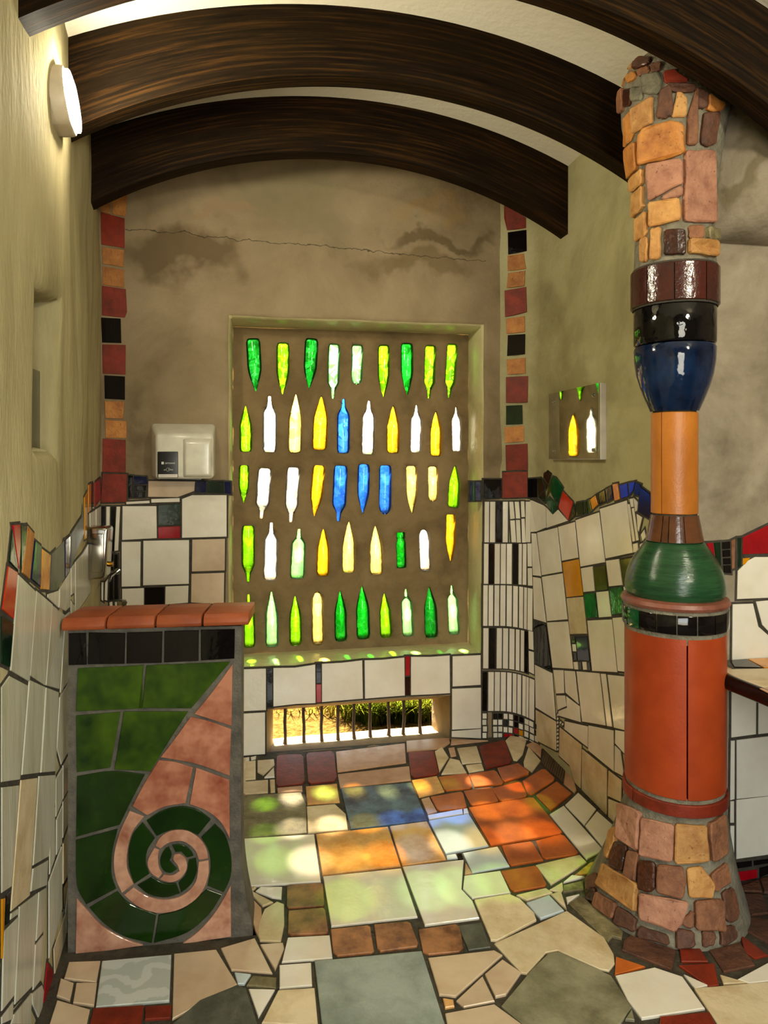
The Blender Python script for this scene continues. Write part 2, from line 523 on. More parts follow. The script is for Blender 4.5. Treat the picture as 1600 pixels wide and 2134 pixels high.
CX, CY = 1.412, 2.158                  # axis of the mosaic column
BASE_P = [(0.0, 0.262), (0.04, 0.248), (0.10, 0.224), (0.18, 0.198), (0.26, 0.177), (0.345, 0.158)]
TOP_P = [(2.14, 0.132), (2.30, 0.126), (2.45, 0.138), (2.58, 0.157), (2.66, 0.172), (2.76, 0.176), (2.83, 0.155), (2.875, 0.10), (2.90, 0.01)]
def prof(P, z):
    if z <= P[0][0]: return P[0][1]
    for (a, ra), (b_, rb) in zip(P, P[1:]):
        if z <= b_: return ra + (rb - ra) * (z - a) / (b_ - a)
    return P[-1][1]
BOFF = (-0.034, 0.004)               # the brick foot leans a little to the left
def axis(P, z):
    k = max(0.0, 1 - z / 0.32) if P is BASE_P else 0.0
    return CX + BOFF[0] * k, CY + BOFF[1] * k
def s_col(P):
    def s(px, py):
        d = ray(px, py)
        t0, t1 = 1.2 / d.y, 2.6 / d.y
        best, bt, prev = 1e9, t0, None
        N = 500
        for i in range(N + 1):
            t = t0 + (t1 - t0) * i / N
            p = EYEV + d * t
            ax_, ay_ = axis(P, p.z)
            g = math.hypot(p.x - ax_, p.y - ay_) - prof(P, p.z)
            if g < best: best, bt = g, t
            if g <= 0:
                bt = t
                break
        p = EYEV + d * bt
        r = max(prof(P, p.z), 0.02)
        ax_, ay_ = axis(P, p.z)
        u = Vector((p.x - ax_, p.y - ay_, 0)).normalized()
        q = Vector((ax_, ay_, p.z)) + u * r
        dr = (prof(P, p.z + 0.02) - prof(P, p.z - 0.02)) / 0.04
        return q, Vector((u.x, u.y, -dr)).normalized()
    return s
s_base, s_top = s_col(BASE_P), s_col(TOP_P)

# ------------------------------------------------------------------ tiles
def soften(pts, deg=48):
    """turn the gentle bends of an outline into curves and keep its sharp corners"""
    n = len(pts)
    def turn(i):
        a, b_, c = pts[i - 1], pts[i], pts[(i + 1) % n]
        v1 = (b_[0] - a[0], b_[1] - a[1]); v2 = (c[0] - b_[0], c[1] - b_[1])
        return abs(math.degrees(math.atan2(v1[0] * v2[1] - v1[1] * v2[0], v1[0] * v2[0] + v1[1] * v2[1])))
    sm = [turn(i) < deg for i in range(n)]
    out = []
    for i in range(n):
        p1, p2 = pts[i], pts[(i + 1) % n]
        out.append(p1)
        if not (sm[i] or sm[(i + 1) % n]): continue
        p0 = pts[i - 1] if sm[i] else (2 * p1[0] - p2[0], 2 * p1[1] - p2[1])
        p3 = pts[(i + 2) % n] if sm[(i + 1) % n] else (2 * p2[0] - p1[0], 2 * p2[1] - p1[1])
        for t in (0.25, 0.5, 0.75):
            out.append(tuple(0.5 * (2 * p1[k] + (p2[k] - p0[k]) * t + (2 * p0[k] - 5 * p1[k] + 4 * p2[k] - p3[k]) * t * t
                                    + (3 * p1[k] - p0[k] - 3 * p2[k] + p3[k]) * t ** 3) for k in (0, 1)))
    return out

def shift_ring(P, N, d):
    """move every corner of a ring inwards by d"""
    n = len(P)
    out = []
    for i in range(n):
        e1 = (P[i] - P[i - 1]); e2 = (P[(i + 1) % n] - P[i])
        if e1.length < 1e-6 or e2.length < 1e-6:
            out.append(P[i].copy()); continue
        a = N[i].cross(e1.normalized()); b_ = N[i].cross(e2.normalized())
        m = a + b_
        if m.length < 0.3: m = a
        m.normalize()
        k = d / max(0.5, m.dot(a))
        out.append(P[i] + m * k)
    return out

def ring_of(pts, surf):
    P, N = [], []
    for (x, y) in pts:
        p, n_ = surf(x, y)
        if P and (p - P[-1]).length < 0.0008: continue
        P.append(p); N.append(n_)
    A = Vector((0, 0, 0)); nm = Vector((0, 0, 0))
    for i in range(len(P)):
        A += (P[i] - P[0]).cross(P[(i + 1) % len(P)] - P[0]); nm += N[i]
    if A.dot(nm) < 0:
        P.reverse()
    nm.normalize()
    return P, [nm.copy() for _ in P]

def ragged(pts, amp):
    """a hand-cut edge: extra corners along each side, each a little off the line"""
    out = []
    n = len(pts)
    for i in range(n):
        a, c = pts[i], pts[(i + 1) % n]
        L_ = math.hypot(c[0] - a[0], c[1] - a[1])
        # clip the corner itself
        k = min(0.22, 2.2 / max(L_, 1))
        m = 2 if L_ < 14 else 4
        for j in range(m):
            t = k + (1 - 2 * k) * j / (m - 1)
            s = 0 if j in (0, m - 1) else amp
            out.append((a[0] + (c[0] - a[0]) * t + random.uniform(-s, s), a[1] + (c[1] - a[1]) * t + random.uniform(-s, s)))
    return out

def slab(P, N, t, gap=0.001, ch=0.0012, sink=0.002):
    P = shift_ring(P, N, gap)
    n = len(P)
    Q = shift_ring(P, N, ch)
    vs_ = [P[i] - N[i] * sink for i in range(n)] + [P[i] + N[i] * (t - ch) for i in range(n)] + [Q[i] + N[i] * t for i in range(n)]
    fs = []
    for r_ in (0, 1):
        for i in range(n):
            j = (i + 1) % n
            fs.append([r_ * n + i, r_ * n + j, (r_ + 1) * n + j, (r_ + 1) * n + i])
    fs.append([2 * n + i for i in range(n)])
    return vs_, fs

CROPS = {'A': (480, 1520, 3.8095), 'B': (840, 1500, 3.3333), 'C': (80, 1850, 2.0513), 'D': (820, 1850, 2.0513),
         'E': (1160, 1600, 3.636), 'F': (960, 960, 3.5575), 'G': (1080, 1300, 4.639), 'H': (1040, 960, 5.3333),
         'I': (0, 600, 3.048), 'J': (0, 1050, 3.88), 'K': (0, 1550, 3.6533), 'L': (100, 1200, 2.559),
         'M': (480, 1340, 2.7586), 'Q': (1240, 80, 4.268), 'S': (1240, 1080, 3.5567), 'U': (1030, 420, 3.2333),
         'V': (0, 0, 2.0), 'X': (0, 0, 1.0), 'T2': (140, 1080, 10.0)}

def read(text):
    """lines: material, crop, corner corner ...   corners are 'x,y' in that crop's pixels (or +crop:x,y)"""
    out = []
    for ln in text.strip().splitlines():
        w = ln.split()
        if not w or w[0].startswith('#'): continue
        ox, oy, s = CROPS[w[1]]
        pts = []
        for q in w[2:]:
            o_ = (ox, oy, s)
            if ':' in q:
                k, q = q.split(':'); o_ = CROPS[k]
            x, y = q.split(',')
            pts.append((o_[0] + float(x) / o_[2], o_[1] + float(y) / o_[2]))
        out.append((w[0], pts))
    return out

def lay(text, surf, parent, name='tile', sink=0.002, rag=0.0, t=0.004, gap=0.0008, jit=0.0012, ch=0.0012, bed=None, bed_mat='grout', soft=False, bed_out=0.007, bed_top=None):
    bed_v, bed_f = [], []
    for code, pts in (read(text) if isinstance(text, str) else text):
        if soft: pts = soften(pts)
        if rag: pts = ragged(pts, rag)
        P, N = ring_of(pts, surf)
        if len(P) < 3: continue
        rise = 0.0
        if rag:                                   # on a round core the middle of the piece has to clear the bulge
            c_ = surf(sum(q[0] for q in pts) / len(pts), sum(q[1] for q in pts) / len(pts))[0]
            mean = sum(P, Vector((0, 0, 0))) / len(P)
            rise = max(0.0, (c_ - mean).dot(N[0]))
        vs_, fs = slab(P, N, t + rise + random.random() * jit, gap, ch, sink)
        build(name, vs_, fs, M[code], parent)
        if bed is not None and not (bed_top and sum(p.z for p in P) / len(P) > bed_top):
            Q = shift_ring(P, N, -bed_out)
            k = len(bed_v)
            hgt = 0.0012 + 0.0004 * random.random()
            bed_v += [q + n_ * hgt for q, n_ in zip(Q, N)]
            bed_v += [q - n_ * 0.01 for q, n_ in zip(Q, N)]
            m = len(Q)
            bed_f.append(list(range(k, k + m)))
            for i in range(m):
                j = (i + 1) % m
                bed_f.append([k + i, k + m + i, k + m + j, k + j])
    if bed is not None:
        build(bed, bed_v, bed_f, M[bed_mat], parent)

# ------------------------------------------------------------------ structure: floor, walls, ceiling
def struct(name, vs_, fs, mat, smooth=False, origin=(0, 0, 0)):
    o = build(name, vs_, fs, mat, None, smooth, origin)
    o['kind'] = 'structure'
    return o

def sheet(U, V, fn, keep=None):
    vs_ = [fn(u, v) for v in V for u in U]
    fs = []
    nu = len(U)
    for j in range(len(V) - 1):
        for i in range(nu - 1):
            if keep and not keep((U[i] + U[i + 1]) / 2, (V[j] + V[j + 1]) / 2): continue
            fs.append([j * nu + i, j * nu + i + 1, (j + 1) * nu + i + 1, (j + 1) * nu + i])
    return vs_, fs

def spread(lo, hi, step, extra=()):
    n = max(1, round((hi - lo) / step))
    xs = [lo + (hi - lo) * i / n for i in range(n + 1)]
    ex = sorted(set(e for e in extra if lo <= e <= hi))
    xs = [x for x in xs if all(abs(x - e) > 0.0035 for e in ex)] + ex
    return sorted(xs)

floor = struct('floor', *sheet(spread(-0.9, 3.1, 0.2), spread(-1.4, 3.8, 0.2), lambda u, v: (u, v, 0.0),
               lambda u, v: not (v > 3.56)), M['floor_grout'])

STAINS_BACK = [((-0.36, YB, 2.50), (0.34, 9, 0.17), (92, 74, 46), 0.75), ((0.20, YB, 2.80), (0.46, 9, 0.20), (128, 118, 88), 0.7),
               ((0.95, YB, 2.66), (0.36, 9, 0.05), (88, 72, 44), 0.7), ((0.82, YB, 2.50), (0.40, 9, 0.09), (104, 86, 54), 0.6),
               ((-0.15, YB, 2.72), (0.22, 9, 0.05), (150, 124, 92), 0.6), ((0.9, YB, 2.82), (0.2, 9, 0.09), (146, 118, 74), 0.55)]
M['plaster_back'] = plaster('back_plaster', (138, 121, 92), (106, 90, 64), (160, 142, 112), STAINS_BACK, 1.8, cracks=[(0, 2.60, -0.035, -0.62, 1.22)])
M['plaster_left'] = plaster('left_plaster', (168, 158, 118), (136, 126, 88), (190, 180, 140), (), 1.5, streak=True)
M['plaster_right'] = plaster('right_plaster', (168, 161, 120), (136, 128, 90), (184, 178, 138),
                             [((XR, 3.0, 1.78), (9, 0.5, 0.13), (132, 120, 80), 0.5)], 1.7)
M['plaster_grey'] = plaster('grey_plaster', (140, 128, 108), (100, 90, 74), (172, 160, 140), [((1.6, YA, 2.52), (0.06, 9, 0.14), (104, 92, 64), 0.7)], 2.6)
M['concrete'] = plaster('bottle_panel_concrete', (124, 104, 70), (92, 76, 48), (144, 122, 86), (), 2.6)

# back wall: a plastered wall with a deep opening for the bottles (rounded edges) and a slit by the floor
PX0, PX1, PZ0, PZ1, PY = -0.118, 1.20, 0.447, 2.207, 3.80
SX0, SX1, SZ0, SZ1 = 0.0575, 1.0276, 0.0, 0.243
PROFILE = [(-0.032, 0.0), (-0.020, 0.003), (-0.010, 0.010), (0.0, 0.030), (0.005, 0.23)]
def recess(x, z):
    wob = 0.006 * noise.noise(Vector((x * 5, z * 5, 1.3)))
    s = min(x - PX0, PX1 - x, z - PZ0, PZ1 - z)
    if s <= PROFILE[0][0]: d = 0.0
    elif s >= PROFILE[-1][0]: d = PROFILE[-1][1]
    else:
        for (a, da), (b_, db) in zip(PROFILE, PROFILE[1:]):
            if s <= b_:
                d = da + (db - da) * (s - a) / (b_ - a); break
    return d, wob
def ex(e, sgn): return [e + sgn * q for q in (-0.032, -0.020, -0.010, 0.0, 0.005)]
UX = spread(-0.80, XR + 0.02, 0.05, ex(PX0, 1) + ex(PX1, -1) + [SX0, SX1])
VZ = spread(-0.12, 3.25, 0.05, ex(PZ0, 1) + ex(PZ1, -1) + [SZ0, SZ1])
def back_pt(u, v):
    d, wob = recess(u, v)
    k = 1.0 if 0 < d < 0.22 else (0.6 if d == 0 and v > 1.45 else 0.0)
    ux = u + (wob * 0.8 if 0 < d < 0.22 else 0)
    return (ux, YB + d + (0.004 * noise.noise(Vector((u * 2.3, v * 2.3, 7))) * k), v + (wob * 0.8 if 0 < d < 0.22 else 0))
def back_keep(u, v):
    if PX0 + 0.005 < u < PX1 - 0.005 and PZ0 + 0.005 < v < PZ1 - 0.005: return False
    if SX0 < u < SX1 and SZ0 < v < SZ1: return False
    return True
wall_back = struct('wall_back', *sheet(UX, VZ, back_pt, back_keep), M['plaster_back'], True)
# glossy reveals and sill of the bottle opening, bottle glow painted into their colour
M['reveal'] = plaster('reveal_painted_glow', (196, 188, 140), (170, 160, 110), (208, 200, 156), (), 2.4)
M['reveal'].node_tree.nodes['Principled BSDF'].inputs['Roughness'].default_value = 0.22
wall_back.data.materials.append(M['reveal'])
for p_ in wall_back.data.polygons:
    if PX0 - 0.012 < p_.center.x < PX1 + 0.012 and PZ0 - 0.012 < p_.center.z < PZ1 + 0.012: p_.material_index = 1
# reveal of the slit, splayed towards the outside
YI = 3.86
outer = [(SX0, SZ0), (SX1, SZ0), (SX1, SZ1), (SX0, SZ1)]
inner = [(0.099, -0.035), (0.996, -0.03), (0.996, 0.146), (0.099, 0.141)]
rv, rf = [], []
NS = 14
rings = []
for (yy, k) in ((YB - 0.004, 0.0), (YB + 0.012, 0.03), (3.69, 0.55), (3.80, 1.0), (YI, 1.0)):
    ring = []
    for e in range(4):
        for i in range(NS):
            a, b_ = outer[e], outer[(e + 1) % 4]; c, d = inner[e], inner[(e + 1) % 4]
            f_ = i / NS
            ox, oz = a[0] + (b_[0] - a[0]) * f_, a[1] + (b_[1] - a[1]) * f_
            ix, iz = c[0] + (d[0] - c[0]) * f_, c[1] + (d[1] - c[1]) * f_
            w_ = 0.004 * noise.noise(Vector((ox * 9, oz * 9, yy * 3)))
            ring.append((ox + (ix - ox) * k, yy, oz + (iz - oz) * k + w_))
    rings.append(ring)
m_ = 4 * NS
for r_ in rings: rv += r_
for r_ in range(len(rings) - 1):
    for i in range(m_):
        j = (i + 1) % m_
        rf.append([r_ * m_ + i, r_ * m_ + j, (r_ + 1) * m_ + j, (r_ + 1) * m_ + i])
build('slit_reveal', rv, rf, M['concrete'], wall_back, True)

# right wall with its rounded corner, and the wall of the side recess with the plaster bulge above
path = [(XR - RF, YB)] + [(XR - RF + RF * math.sin(a), YB - RF + RF * math.cos(a)) for a in [math.pi / 2 * i / 10 for i in range(1, 11)]]
path += [(XR, YB - RF - (YB - RF - YA) * i / 20) for i in range(1, 21)]
ZR = spread(-0.02, 3.2, 0.08)
def right_pt(u, v):
    x, y = path[u]
    return (x + 0.004 * noise.noise(Vector((y * 2, v * 2, 3))) * (1 if v > 1.4 else 0), y, v)
vs_ = [right_pt(i, v) for v in ZR for i in range(len(path))]
fs = [[j * len(path) + i, j * len(path) + i + 1, (j + 1) * len(path) + i + 1, (j + 1) * len(path) + i] for j in range(len(ZR) - 1) for i in range(len(path) - 1)]
wall_right = struct('wall_right', vs_, fs, M['plaster_right'], True)
def alc_pt(u, v):
    b_ = 0.0
    if v > 2.26:
        k = min(1.0, (v - 2.26) / 0.13)
        b_ = 0.19 * math.sqrt(1 - (1 - k) ** 2) * min(1, max(0, (u - 1.5) / 0.12))
    return (u, YA - b_ + 0.006 * noise.noise(Vector((u * 3, v * 3, 9))) * (1 if v > 1.25 else 0), v)
wall_recess = struct('wall_recess', *sheet(spread(XR, 3.1, 0.05), spread(-0.02, 3.2, 0.04, [2.26, 2.263, 2.27, 2.28, 2.29, 2.30, 2.31, 2.33, 2.35]), alc_pt), M['plaster_grey'], True)
struct('wall_side', *sheet(spread(-1.4, 2.25, 0.3), spread(-0.02, 3.2, 0.3), lambda u, v: (3.08, u, v)), M['plaster_grey'])
struct('wall_front', *sheet(spread(-0.9, 3.1, 0.1, [0.05, 1.05]), spread(-0.02, 3.2, 0.1, [2.15]), lambda u, v: (u, -1.35, v),
       lambda u, v: not (0.05 < u < 1.05 and v < 2.15)), M['plaster_grey'])

# left wall: wavering plaster with a small deep window niche
NY0, NY1, NZ0, NZ1 = 2.0, 2.235, 1.52, 1.955
NP = [(-0.035, 0.0), (-0.02, 0.003), (-0.008, 0.012), (0.0, 0.028), (0.006, 0.16)]
def niche(y, z):
    wz = 0.010 * math.sin(y * 40)
    s = min(y - NY0, NY1 - y, (z + wz - NZ0), NZ1 + 0.2 * (y - 2.1) * 0.4 - z)
    if s <= NP[0][0]: return 0.0
    if s >= NP[-1][0]: return NP[-1][1]
    for (a, da), (b_, db) in zip(NP, NP[1:]):
        if s <= b_: return da + (db - da) * (s - a) / (b_ - a)
def exn(e, sgn): return [e + sgn * q for q in (-0.035, -0.02, -0.008, 0.0, 0.006)]
def left_pt(u, v):
    d = niche(u, v)
    w_ = 0.0
    if v > 1.38: w_ = 0.018 * noise.noise(Vector((u * 1.7, v * 1.2, 2))) * min(1, (v - 1.38) / 0.3) + 0.012 * noise.noise(Vector((u * 5, v * 2.2, 5))) * min(1, (v - 1.38) / 0.3)
    return (left_x(u) - d + w_, u, v)
wall_left = struct('wall_left', *sheet(spread(-1.4, 3.75, 0.05, exn(NY0, 1) + exn(NY1, -1)), spread(-0.02, 3.2, 0.04, exn(NZ0, 1) + exn(NZ1, -1)), left_pt), M['plaster_left'], True)
w2 = from_bm('window_2', box_bm(-0.66, -0.627, NY0 + 0.012, NY1 - 0.008, NZ0 + 0.006, NZ0 + 0.24, 0.004), M['dark_glass'])
w2['kind'] = 'structure'

# vaulted ceiling on three curved beams
AX, AZ, AR = 0.42, 0.79, 2.07
TZ, TR = 0.545, 2.56                   # the flatter vault that rests on the beams
def ceil_pt(u, v):
    dx = max(-1.45, min(1.45, u - AX))
    return (u, v, TZ + math.sqrt(TR ** 2 - dx * dx))
ceiling = struct('ceiling', *sheet(spread(-0.95, 3.1, 0.08), spread(-1.4, 3.95, 0.4), ceil_pt), M['ceiling'], True)

def beam(y0, y1, x0, x1, cx, label):
    n = 48
    vs_, fs, uv = [], [], []
    for i in range(n + 1):
        # the soffit and the back follow the arch; the ends are cut upright at the walls
        for k, (R_, Z_) in enumerate(((AR, AZ), (TR, TZ + 0.006))):
            x = x0 + (x1 - x0) * i / n
            z = Z_ + math.sqrt(R_ * R_ - (x - (cx if k == 0 else AX)) ** 2)
            for q, y in enumerate((y0, y1)):
                vs_.append((x, y, z))
                uv.append(((x - x0), k * 0.25 + q * 0.1 + y0))
    def id_(i, k, q): return i * 4 + k * 2 + q
    for i in range(n):
        fs += [[id_(i, 0, 0), id_(i + 1, 0, 0), id_(i + 1, 1, 0), id_(i, 1, 0)], [id_(i, 0, 1), id_(i, 1, 1), id_(i + 1, 1, 1), id_(i + 1, 0, 1)],
               [id_(i, 0, 0), id_(i, 0, 1), id_(i + 1, 0, 1), id_(i + 1, 0, 0)], [id_(i, 1, 0), id_(i + 1, 1, 0), id_(i + 1, 1, 1), id_(i, 1, 1)]]
    for i in (0, n): fs.append([id_(i, 0, 0), id_(i, 1, 0), id_(i, 1, 1), id_(i, 0, 1)])
    o = build('arched_beam', vs_, fs, M['timber'], None, False, None, uv)
    for p in o.data.polygons: p.use_smooth = True
    o.data.set_sharp_from_angle(angle=math.radians(30))
    tag(o, label, 'beam', 'curved timber beams under the vaulted ceiling')
beam(1.85, 1.93, left_x(1.89) - 0.01, 1.80, 0.46, 'dark timber arched beam nearest the camera, cut off by the top of the picture')
beam(2.45, 2.53, left_x(2.49) - 0.01, XR + 0.01, 0.43, 'middle dark timber arched beam, ending left beside the lit wall lamp')
beam(3.08, 3.16, left_x(3.12) - 0.01, XR + 0.01, 0.39, 'farthest and lowest dark timber arched beam, just before the back wall')
# ------------------------------------------------------------------ floor mosaic
FLOOR = '''
C A 95,270 200,255 200,400 95,410
C A 215,255 345,245 350,290 260,370 215,345
W A 270,390 345,310 350,385
W A 95,235 150,228 150,255 95,265
W A 160,230 205,220 200,240 165,248
C A 95,425 298,410 298,510 95,525
C A 312,408 352,405 355,505 318,508
P A 372,475 570,458 572,500 375,512
T A 365,225 395,208 560,205 580,225 590,420 570,440 380,460 360,440
T A 600,215 620,195 800,180 825,200 845,390 825,420 635,440 615,425
P A 838,185 1385,118 1395,270 850,345
P A 852,365 1420,300 1432,410 870,475
L A 95,535 560,510 575,545 600,600 608,835 95,872
D A 598,465 845,442 868,585 610,605
C A 605,622 830,603 915,680 932,805 618,832
Z A 875,478 1435,432 1565,735 955,803
W A 100,880 665,845 718,1220 128,1260
D A 680,845 1250,785 1350,1095 730,1168
D A 1265,780 B:165,715 B:298,980 A:1365,1095
W A 735,1180 1355,1115 1485,1500 800,1578
W A 1368,1105 B:420,985 B:405,1190 B:480,1270 B:528,1390 B:150,1440
q A 448,1260 470,1245 720,1230 735,1240 748,1400 735,1415 460,1430 445,1415
q A 460,1455 735,1430 755,1450 778,1620 765,1635 480,1645 455,1630
q A 795,1600 1090,1568 1110,1580 1140,1770 1120,1785 850,1812 815,1780
q A 1140,1560 1400,1538 1430,1550 1492,1710 1480,1735 1190,1775 1165,1750
q D 105,185 265,162 285,175 298,262 280,280 150,292 125,280
s D 275,170 375,155 415,262 320,275
C A 130,1270 205,1265 165,1300 140,1300
W A 200,1295 240,1262 410,1262 405,1355 330,1345
C A 150,1310 180,1300 340,1385 255,1415
P A 140,1380 160,1340 245,1430 250,1490 215,1650 195,1610 150,1450
C A 220,1560 270,1440 370,1380 425,1400 428,1560 400,1700 235,1690 218,1650
p C 948,250 1045,243 1050,265 1012,360
p C 780,265 925,222 1000,372 825,358
W C 1040,325 1065,220 1245,210 1257,308
W C 1030,338 1165,328 1170,425 1030,437
F C 838,370 908,378 880,420 852,420
L C 890,425 915,385 1017,392 1015,438
W C 898,440 1010,443 940,562
C C 955,586 1025,447 1180,437 1195,600
S C 1180,322 D:120,278 D:222,600 C:1212,600
p C 580,290 760,272 850,420 572,570
s C 850,425 885,438 940,600 565,600 690,490
f C 272,322 568,295 560,492 245,520
p C 130,325 265,320 248,412 110,395
p C 95,395 150,415 135,492 78,470
p C 162,415 250,415 238,512 148,500
p C 80,490 220,530 205,600 45,600
T C 235,525 450,512 440,600 218,600
T C 455,515 570,510 565,565 455,572
C D 345,60 495,35 540,55 600,115 610,145 440,235 415,230
C D 430,245 740,105 900,220 940,290 945,330 920,362 880,355 700,275 650,285 570,375 545,370
p D 148,308 430,275 465,295 265,472 195,465
p D 390,378 465,315 545,370 480,465 435,475
p D 268,490 380,385 432,492 300,518
D D 210,480 255,487 260,515 220,522
p D 220,545 430,505 560,600 230,600
l D 460,515 590,360 660,290 710,282 930,385 1018,520 960,600 560,600
W D 948,385 1115,350 1235,390 1330,525 1060,568 1000,490
T D 1140,560 1350,540 1385,610 1135,610
C D 1285,440 1610,412 1610,610 1395,610
W D 1240,378 1345,425 1290,440
W D 1470,400 1610,325 1610,408 1520,418
C D 1395,380 1510,415 1410,420
T D 1218,340 1370,332 1390,425 1350,432
Q D 950,302 1075,345 945,380
l D 990,572 1018,528 1030,575
F D 568,72 665,40 728,105 628,140
C D 525,38 650,8 680,28 570,60
C D 672,35 715,22 740,100
T D 1480,205 1600,295 1545,310 1500,280
P B 22,155 230,138 320,135 325,165 270,205 25,228
T B 35,240 60,232 215,225 248,375 225,390 75,410 55,395
C B 220,228 270,198 315,270 250,370
P B 315,205 355,200 368,255 330,262
C B 375,205 510,190 545,300 410,312
C B 265,385 325,275 390,290 440,375
C B 435,325 545,312 560,355 455,372
P B 335,140 590,150 330,180
T B 525,195 560,180 705,148 755,290 740,310 575,345
C B 710,150 770,92 800,92 855,150 830,245 790,290 765,285
P B 855,180 900,160 965,185 955,265
C B 835,300 870,195 955,290 895,370 840,330
m B 970,195 1130,300 1115,450 960,310
P B 1130,310 1155,320 1205,500 1190,515 1115,450
Q B 245,405 440,380 460,395 478,475 465,485 300,500 285,490
Q B 455,385 630,358 650,370 695,440 685,455 495,475
Q B 655,345 800,310 875,370 870,385 710,440 690,430
Q B 830,430 960,350 990,352 1052,410 1045,430 890,530 865,520
Q B 1065,435 1170,520 1025,640 930,545 925,530
Q B 190,545 400,508 418,520 440,610 425,622 255,640 235,630
Q B 420,505 600,478 620,490 660,570 645,582 485,608 470,600
Q B 615,485 800,442 820,450 860,530 850,545 690,580 665,565
D B 60,430 235,400 285,505 110,545
P B 125,560 180,545 235,645 170,665
W B 170,672 410,628 415,660 180,700
W B 418,628 445,622 455,655 420,660
Q B 455,620 870,550 905,550 1105,790 1090,805 610,885
F B 178,712 455,665 592,885 295,942
F B 300,950 365,940 378,970 305,978
K B 372,942 408,938 418,972 380,975
F B 415,935 655,890 738,1025 480,1072
P B 432,1000 480,1075 428,1085
W B 425,1095 675,1060 745,1212 480,1250 415,1185
Q B 685,885 880,855 900,865 972,985 750,1022 735,1010
Q B 920,850 1095,805 1120,815 1218,930 1205,945 990,975 965,960
Q B 680,1060 915,1022 940,1040 995,1150 985,1165 770,1203 745,1185
C B 920,1020 1225,948 1275,1000 1025,1155
W B 1018,665 1115,605 1390,915 1275,980
W B 1125,600 1215,515 1340,630 1260,740
W B 1265,745 1345,645 1460,745 1400,910
W B 1345,970 1420,950 1385,980
y B 1190,1090 1300,1000 1400,985 1390,1030 1270,1085
W B 1112,1140 1170,1090 1260,1100
L B 1115,1160 1250,1130 1255,1190 1110,1210
C B 1015,1190 1105,1138 1112,1190 1095,1208
W B 1130,1245 1225,1225 1140,1285
L D 748,75 800,40 980,195 975,225 935,215 915,238
e D 985,235 1010,210 1205,275 1190,360 975,275
T D 1222,270 1310,268 1345,325 1230,325
e D 1350,275 1480,240 1545,340 1410,368
e E 1390,910 1530,860 1555,950 1420,945
e E 1540,850 1610,830 1610,960 1570,950
e E 1400,965 1560,970 1600,1110 1470,1130
e E 1400,1160 1470,1140 1610,1160 1610,1350 1430,1240
'''
lay(FLOOR, s_floor, floor, 'paver', t=0.006, gap=0.0, jit=0.002, ch=0.002)

# pavers behind the partition
def world_floor(x, y): return Vector((x, y, 0)), Vector((0, 0, 1))
hid = []
codes = 'CPqWCTpCqPWC'
for j in range(4):
    for i in range(3):
        y0, y1 = 2.41 + j * 0.285, 2.685 + j * 0.285
        def xs_(q, y): return left_x(y) + 0.02 + q * (-0.035 - left_x(y) - 0.02) / 3 + 0.02 * math.sin(j * 2.1 + q * 1.7) * (0 < q < 3)
        hid.append((codes[j * 3 + i], [(xs_(i, y0) + 0.005, y0 + 0.006), (xs_(i + 1, y0) - 0.005, y0 + 0.006 + 0.01 * (i % 2)), (xs_(i + 1, y1) - 0.005, y1 - 0.006), (xs_(i, y1) + 0.005, y1 - 0.006)]))
lay(hid, world_floor, floor, 'paver', t=0.006, gap=0.0, jit=0.002, ch=0.002)

